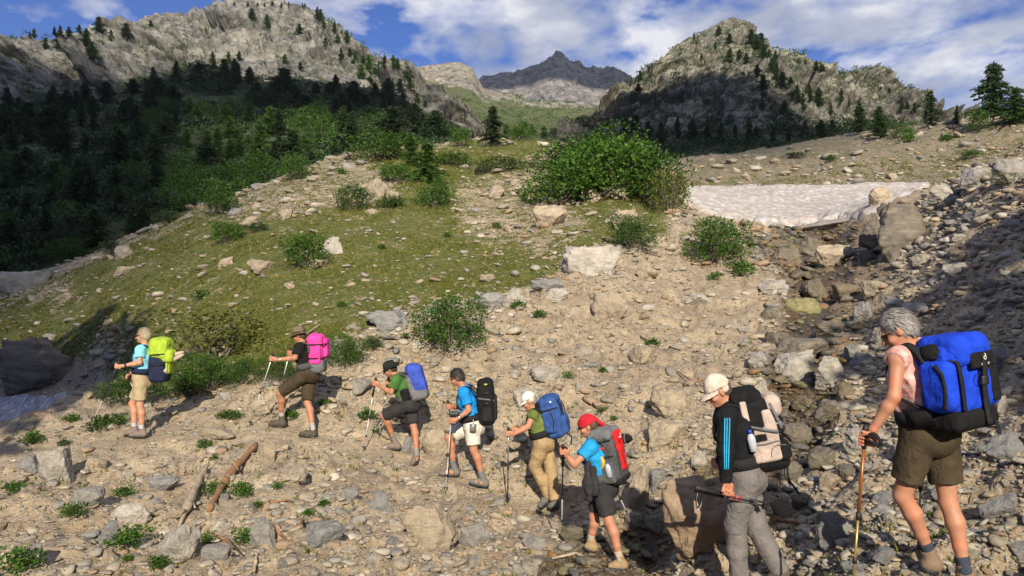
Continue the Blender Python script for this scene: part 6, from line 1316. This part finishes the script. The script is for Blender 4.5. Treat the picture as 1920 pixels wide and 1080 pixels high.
# 6 red and grey
def text_on(root, s, p, ux, uy, size, mat, name='lettering', thick=.0015, offs=.002):
    cu = bpy.data.curves.new('lettering', 'FONT'); cu.body = s; cu.size = size; cu.extrude = thick; cu.align_x = 'CENTER'; cu.align_y = 'CENTER'
    o = bpy.data.objects.new('tmp', cu); COL.objects.link(o); me = bpy.data.meshes.new_from_object(o.evaluated_get(bpy.context.evaluated_depsgraph_get())); bpy.data.objects.remove(o)
    V = np.array([v.co[:] for v in me.vertices]); Fc = [tuple(f.vertices) for f in me.polygons]; ux = nrm(ux); uy = np.array(uy, float); uy = nrm(uy-ux*(uy@ux)); uz = np.cross(ux, uy)
    return mk(name, np.array(p)+V[:, :1]*ux+V[:, 1:2]*uy+(V[:, 2:]+offs)*uz, Fc, mat, root, smooth=False)
def dring(root, p, ux, uy, r, mat):
    """the maker's mark: a short-stemmed loop inside an open arc"""
    ux = nrm(ux); uy = nrm(np.array(uy)-ux*(np.array(uy)@ux)); uz = np.cross(ux, uy); pts = [np.array(p)+uz*.004+ux*math.cos(a)*r*.55+uy*(math.sin(a)*r*.55-.2*r) for a in np.linspace(0, 6.283, 20)]; tube('logo', pts, r*.15, mat, root, 6); tube('logo', [np.array(p)+uz*.004+ux*r*.50+uy*(-.2*r), np.array(p)+uz*.004+ux*r*.42+uy*r*.95, np.array(p)+uz*.004-ux*r*.1+uy*r*1.1], r*.15, mat, root, 6)
root, c, R = pk('grey and red backpack on the hiker with the red bandana', H6, (1142,852), 8.2, (-.20,-1), (.86,-.50,.2))
solid('main_compartment', root, DGRY, [('b',(.0,0,-.04),(.13,.155,.23),.07)], c, R, wr=.005); solid('lid', root, PGRY, [('b',(-.02,0,.22),(.13,.145,.055),.05), ('e',(-.04,0,.26),(.10,.12,.045),0)], c, R, wr=.008); solid('front_panel', root, RED, [('b',(.125,0,.14),(.028,.075,.10),.025), ('b',(.135,0,-.03),(.025,.048,.13),.022)], c, R, wr=.002); solid('base', root, WEB, [('b',(.01,0,-.25),(.125,.145,.04),.035)], c, R)
solid('side_pocket', root, cm('mesh_grey', (.10,.105,.11)), [('b',(.0,-.165,-.14),(.10,.03,.11),.025)], c, R); solid('side_pocket', root, cm('mesh_grey', (.10,.105,.11)), [('b',(.0,.165,-.14),(.10,.03,.11),.025)], c, R); ribbon('zip', [W3(c,R,(.158,-.04,.16)), W3(c,R,(.163,-.028,.05)), W3(c,R,(.160,-.02,-.12))], .007, .004, R[1], WEB, root)
dring(root, W3(c,R,(.158,-.0,.20)), R[1]*1.0, R[2], .016, WHT); text_on(root, 'deuter', W3(c,R,(.156,0,.172)), R[1], R[2], .024, WHT); ribbon('compression_strap', [W3(c,R,(-.12,-.165,.03)), W3(c,R,(.0,-.168,.10)), W3(c,R,(.12,-.13,.12))], .016, .005, R[2], RED, root); straps(H6, root, DGRY, w=.06)
q = W3(c,R,(-.01,-.19,-.02)); bn = empty('banana', tuple(q), 'yellow fruit tucked into the side pocket of the grey and red backpack', 'fruit'); tube('peel', [q+R[2]*z+R[0]*(.02*math.cos(z*30)) for z in np.linspace(-.08, .08, 9)], [.008,.016,.02,.022,.022,.02,.018,.012,.005], plain('banana_yellow', (.62,.42,.04), .6), bn, 10); tube('stalk', [q+R[2]*.078, q+R[2]*.10], .005, plain('banana_stalk', (.2,.15,.05), .6), bn, 6)
q = W3(c,R,(.05,-.19,-.10)); bt = empty('water_bottle', tuple(q), 'clear water bottle in the side pocket of the grey and red backpack', 'bottle'); tube('bottle_body', [q-R[2]*.08, q-R[2]*.075, q+R[2]*.03, q+R[2]*.05, q+R[2]*.06], [.02,.032,.032,.02,.012], plain('bottle_pale', (.45,.48,.55), .15), bt, 14); tube('bottle_cap', [q+R[2]*.06, q+R[2]*.085], .014, plain('cap_blue', (.03,.08,.4), .4), bt, 10)
q = W3(c,R,(.10,.20,.10)); rl = empty('rolled_jacket', tuple(q), 'small dark roll strapped to the far side of the grey and red backpack', 'roll'); solid('roll', rl, BLK, [('e',(0,0,0),(.10,.05,.05),0)], q, R); tube('roll_strap', [q+R[0]*.03+(R[1]*math.cos(a)+R[2]*math.sin(a))*.052 for a in np.linspace(0, 6.28, 16)], .006, PGRY, rl, 6)
jk = empty('tied_jacket', tuple(px(1112,905,H6['D']-.2)), 'dark jacket hanging from the waist of the hiker with the red bandana', 'jacket'); q = px(1107,905,H6['D']-.18); S = Sdf(*bb([q], .35), .008); S.chain([px(1104,868,H6['D']-.15), px(1102,905,H6['D']-.2), px(1105,935,H6['D']-.2)], [.03,.045,.03], .02); S.chain([px(1112,880,H6['D']-.2), px(1117,925,H6['D']-.22)], [.03,.035], .02); V, Fc = S.mesh(.012, .06); mk('jacket_body', V, Fc, CHR, jk)
# 7 beige and black
root, c, R = pk('beige and black backpack with dangling straps on the hiker in the black jacket', H7, (1420,806), 6.2, (-.22,-1), (.96,-.12,.2))
solid('main_compartment', root, BLK, [('b',(-.03,0,.0),(.12,.16,.27),.07), ('b',(.02,0,-.20),(.15,.16,.09),.06)], c, R, h=.007, wr=.007)
solid('side_panel', root, BEI, [('b',(.075,-.152,.0),(.045,.018,.17),.016), ('b',(-.085,-.157,.13),(.024,.014,.13),.012), ('b',(-.03,-.157,.02),(.05,.012,.022),.01)], c, R, h=.006, wr=.002); solid('front_pocket', root, BEI, [('b',(.13,0,.17),(.07,.12,.085),.06)], c, R, h=.007); solid('lid', root, BLK, [('b',(-.05,0,.27),(.11,.15,.055),.045)], c, R, h=.007, wr=.008)
solid('front_panel', root, BLK, [('b',(.135,0,.03),(.05,.11,.07),.04)], c, R, h=.007); solid('side_pocket', root, BEI, [('b',(.01,-.168,-.13),(.105,.03,.075),.027)], c, R, h=.006); solid('base', root, BLK, [('b',(.10,-.03,-.15),(.085,.16,.075),.05)], c, R, h=.007); ribbon('pocket_trim', [W3(c,R,(-.10,-.201,-.06)), W3(c,R,(.01,-.204,-.068)), W3(c,R,(.11,-.198,-.06))], .012, .005, R[2], PGRY, root)
ribbon('pocket_trim', [W3(c,R,(.03,-.20,-.17)), W3(c,R,(.045,-.202,-.11)), W3(c,R,(.09,-.202,-.085)), W3(c,R,(.15,-.197,-.10))], .010, .005, R[1], PGRY, root)
for a, b, w in [((-.09,.02),(.12,.0),.020),((.10,.16),(.15,.02),.020)]: ribbon('compression_strap', [W3(c,R,(a[0],-.185,a[1]+.06)), W3(c,R,((a[0]+b[0])/2,-.190,(a[1]+b[1])/2+.03)), W3(c,R,(b[0],-.186,b[1]))], w, .006, R[2]+R[0], PGRY, root, 10)
for e, w in [((1498,925),.016),((1483,912),.010),((1466,935),.008),((1440,880),.008)]: ribbon('hanging_strap', [W3(c,R,(.14,-.10,-.05)), W3(c,R,(.17,-.10,-.14)), px((1452+e[0])/2+2, (870+e[1])/2, H7['D']-.15), px(e[0], e[1], H7['D']-.15)], w, .004, (1,0,.2), WEB, root)
text_on(root, 'deuter', W3(c,R,(.178,-.075,.035)), R[1]*-1, R[2], .030, WHT); text_on(root, 'deuter', W3(c,R,(.135,-.112,.05)), R[0], R[2], .026, WHT); straps(H7, root, WEB, w=.065)
q = px(1407,816,H7['D']-.22); bt = empty('water_bottle', tuple(q), 'water bottle with a blue cap in the side pocket of the beige and black backpack', 'bottle'); tube('bottle_body', [q-R[2]*.12, q-R[2]*.115, q-R[2]*.02, q+R[2]*.005, q+R[2]*.012], [.02,.03,.03,.018,.013], plain('bottle_clear', (.5,.53,.58), .1), bt, 14); tube('bottle_cap', [q+R[2]*.012, q+R[2]*.04], .016, plain('cap_blue2', (.02,.06,.45), .35), bt, 12)
# 8 royal blue: seen from behind, the hiker walks away to the left
root, c, R = pk('big royal blue backpack with black trim on the grey-haired hiker', H8, (1792,716), 4.86, (-.10,-1), (.42,-.90,.12))
R = np.array([nrm([.42,-.90,.10]), [0,0,0], nrm([-.12,.05,1])]); R[2] = nrm(R[2]-R[0]*(R[2]@R[0])); R[1] = np.cross(R[2], R[0])
solid('main_compartment', root, ROY, [('b',(-.02,0,.02),(.13,.185,.215),.07), ('b',(-.03,0,.15),(.12,.16,.08),.06)], c, R, h=.006, wr=.008, wl=.09)
solid('base', root, BLK, [('b',(-.01,0,-.21),(.135,.19,.065),.05)], c, R, h=.006); solid('side_pocket', root, ROY, [('b',(.03,-.185,.0),(.10,.055,.145),.05)], c, R, h=.006, wr=.005); solid('side_pocket', root, ROY, [('b',(.01,.215,-.03),(.09,.055,.135),.05)], c, R, h=.006, wr=.006)
solid('lid', root, ROY, [('b',(.0,.01,.215),(.135,.165,.065),.055), ('b',(.10,.02,.17),(.045,.14,.07),.04)], c, R, h=.006, wr=.008, wl=.08); solid('lid_mesh', root, BLK, [('e',(-.02,-.15,.185),(.085,.065,.055),0)], c, R, h=.006, wr=.006); solid('lid_flap', root, BLK, [('b',(.146,.05,.125),(.014,.10,.045),.012)], c, R, h=.005, wr=.001)
ribbon('side_zip', [W3(c,R,(.055,-.238,.125)), W3(c,R,(.095,-.238,.08)), W3(c,R,(.105,-.237,-.02)), W3(c,R,(.085,-.237,-.13))], .022, .008, R[1]*.3+R[0], WEB, root); ribbon('side_trim', [W3(c,R,(.09,-.16,.15)), W3(c,R,(.13,-.13,.13)), W3(c,R,(.132,-.125,.0)), W3(c,R,(.128,-.125,-.15))], .028, .006, R[1], WEB, root)
ribbon('front_strap', [W3(c,R,(.163,.05,.16)), W3(c,R,(.165,.05,.08)), W3(c,R,(.14,.05,-.02)), W3(c,R,(.135,.055,-.14)), W3(c,R,(.14,.055,-.25))], [.045,.045,.04,.05,.05], .006, R[1], WEB, root); ribbon('buckle', [W3(c,R,(.150,.05,.03)), W3(c,R,(.146,.05,-.02))], .055, .014, R[1], RUB, root, 6); ribbon('hanging_strap', [W3(c,R,(.13,.12,-.24)), W3(c,R,(.14,.12,-.32))], .03, .005, R[1], WEB, root, 6)
ribbon('side_strap', [W3(c,R,(.03,.19,.09)), W3(c,R,(.05,.25,.10)), W3(c,R,(.03,.31,.09))], .035, .008, R[2], WEB, root); solid('pocket_zip', root, BLK, [('b',(.085,.215,-.03),(.018,.035,.11),.016)], c, R, h=.005); tube('elastic_cord', [W3(c,R,(.150,.02,.06)), W3(c,R,(.156,-.02,.03)), W3(c,R,(.152,.0,-.01)), W3(c,R,(.148,.04,.0))], .003, WEB, root, 6)
dring(root, W3(c,R,(.162,.055,.138)), R[1], R[2], .018, WHT); text_on(root, 'deuter', W3(c,R,(.162,.055,.102)), R[1], R[2], .026, WHT); straps(H8, root, WEB, w=.055)
ribbon('load_strap', [H8['neck']-H8['up']*.02+H8['lat']*.05, W3(c,R,(-.13,-.08,.17))], .025, .006, R[1], WEB, root, 6)
ribbon('hip_wing', [H8['pel']+H8['up']*.13+H8['lat']*.17, H8['pel']+H8['up']*.13+H8['lat']*.20-H8['front']*.08, W3(c,R,(-.02,-.19,-.18))], .09, .016, H8['up'], BLK, root, 14)
# wrist strap of the bronze pole, dangling wide
ribbon('wrist_strap', [px(1622,818,H8['D']-.1), px(1640,812,H8['D']-.15), px(1655,833,H8['D']-.15), px(1638,832,H8['D']-.14), px(1622,824,H8['D']-.1)], .022, .004, (0,0,1), WEB, [o for o in bpy.data.objects if o.get('label','').startswith('bronze and gold')][0], 24)

# seams, side straps and buckles
def seams(root_lab, Hh, cpx, D, up_px, out, dx, dy, z0, z1, sm, zs=()):
    root = [o for o in bpy.data.objects if o.get('label') == root_lab][0]; c, R = pack_frame(Hh, cpx, Hh['D']+(-.14 if Hh is H8 else 0), up_px, out)
    if Hh is H8: R = np.array([nrm([.42,-.90,.10]), [0,0,0], nrm([-.12,.05,1])]); R[2] = nrm(R[2]-R[0]*(R[2]@R[0])); R[1] = np.cross(R[2], R[0])
    for y in (-dy*.62, dy*.62): tube('seam', [W3(c,R,(dx+.001,y,z)) for z in np.linspace(z0, z1, 9)], .0028, sm, root, 6)
    for z in zs:
        ribbon('side_strap', [W3(c,R,(-dx*.8,-dy*1.02,z)), W3(c,R,(0,-dy*1.05,z+.008)), W3(c,R,(dx*.85,-dy*.98,z+.02))], .016, .004, R[2], WEB, root, 8)
        q = W3(c,R,(dx*.15,-dy*1.07,z+.010)); S = Sdf(*bb([q], .06), .005); S.box(q, (.018,.006,.012), R, .004, .004); V, Fc = S.mesh(); mk('buckle', V, Fc, RUB, root)
seams('lime green and navy backpack with sandals hanging from it, on the leading hiker', H1, (303,672), 11.8, (.02,-1), (1,0,0), .13, .16, -.3, .0, WEB, (-.09,.06))
seams('tall black backpack on the dark-haired hiker', H4, (911,755), 11.0, (-.03,-1), (1,0,0), .115, .152, -.2, .2, PGRY, (.14,-.0))
seams('large denim blue backpack with many pockets on the stooping hiker in khaki', H5, (1037,782), 10.5, (-.22,-1), (.97,-.25,.2), .14, .165, -.05, .18, WEB, (.12,))
seams('grey and red backpack on the hiker with the red bandana', H6, (1142,852), 8.2, (-.20,-1), (.86,-.50,.2), .132, .158, -.2, .15, WEB, (.0,.16))
# ------------------------------------------------------------------ labels that single out each repeated thing
LM_N = [('the boots of the leading hiker',258,815),('the boots of the second hiker',555,812),('the boots of the third hiker',755,850),('the boots of the fourth hiker',872,905),('the boots of the stooping khaki hiker',1030,950),('the boots of the red bandana hiker',1135,1055),
 ('the pale driftwood',362,940),('the reddish log',440,905),('the large pale boulder at lower left',96,880),('the five-sided boulder at lower left',325,1030),('the biggest slab at bottom centre',802,1000),('the huge half-shaded boulder',1345,985),('the twin tan stream boulders',1530,700),('the mossy stream rock',1510,585),
 ('the rounded striped boulder',1145,580),('the large pale slab',1110,495),('the leafy dark bush',845,600),('the bright green bank bush',1345,450),('the massive dark boulder',1700,430),('the royal blue backpack',1795,715),('the boots of the grey-haired hiker',1780,1070),('the tip of the bronze pole',1599,1076),
 ('the brownish yellow bush',405,620),('the big hill thicket',1140,310),('the lone hilltop conifer',925,245),('the small ragged shrub',575,465),('the brown boulder at left',230,475),('the snow field',1500,385)]
LM_F = [('the highest left summit',540,12),('the notch in the left cliffs',222,55),('the highest cliff face',450,95),('the rocky hill shoulder',600,310),('the far centre peak',1055,110),('the lone hilltop conifer',925,245),('the big hill thicket',1150,260),('the right crag summit',1388,44),('the second right summit',1600,138),('the dark pointed spruce',1745,215),('the brown boulder at left',230,475),('the left cliff ledges',80,120),('the left mountain shoulder',690,120)]
ORD = ['nearest','second nearest','third nearest','fourth nearest','fifth nearest','sixth nearest','seventh nearest','eighth nearest','ninth nearest','tenth nearest','eleventh nearest','twelfth nearest']+['%dth nearest' % k for k in range(13, 40)]
def relabel():
    B = {}
    for i, (o, u, v, w, noun, zone, adj) in enumerate(LB):
        L = LM_N if zone == 'near' else LM_F; d, k = min((math.hypot(u-a, v-b), k) for k, (n, a, b) in enumerate(L)); n, a, b = L[k]; an = math.degrees(math.atan2(b-v, u-a)) % 360
        side = ['right of','above right of','above','above left of','left of','below left of','below','below right of'][int((an+22.5)//45) % 8]
        B.setdefault((adj, noun, side, n), []).append((d, i))
    for (adj, noun, side, n), L in B.items():
        L.sort()
        for r, (d, i) in enumerate(L):
            t = ' '.join((adj+' '+noun).split()); 
            LB[i][0]['label'] = ('%s %s %s' % (t, side, n)) if len(L) == 1 else '%s, %s of those %s %s' % (t, ORD[r], side, n)
relabel()

# ------------------------------------------------------------------ air
hb = bpy.data.meshes.new('haze'); x0, x1, y0, y1, z0, z1 = -1500, 1500, -60, 2400, -15, 620
V = [(x, y, z) for z in (z0, z1) for x, y in ((x0, y0), (x1, y0), (x1, y1), (x0, y1))]
hb.from_pydata(V, [], [(0, 3, 2, 1), (4, 5, 6, 7), (0, 1, 5, 4), (1, 2, 6, 5), (2, 3, 7, 6), (3, 0, 4, 7)])
hm = bpy.data.materials.new('air_haze'); hm.use_nodes = True; nt = hm.node_tree; nt.nodes.clear(); out = N(nt, 'ShaderNodeOutputMaterial'); pv = N(nt, 'ShaderNodeVolumePrincipled'); nt.links.new(pv.outputs[0], out.inputs['Volume'])
pv.inputs['Color'].default_value = (0.80, 0.87, 1.0, 1); pv.inputs['Density'].default_value = 0.00008; pv.inputs['Anisotropy'].default_value = 0.1
hb.materials.append(hm); ho = bpy.data.objects.new('haze', hb); COL.objects.link(ho); tag(ho, 'thin blue mountain haze filling the valley', 'haze', kind='stuff')
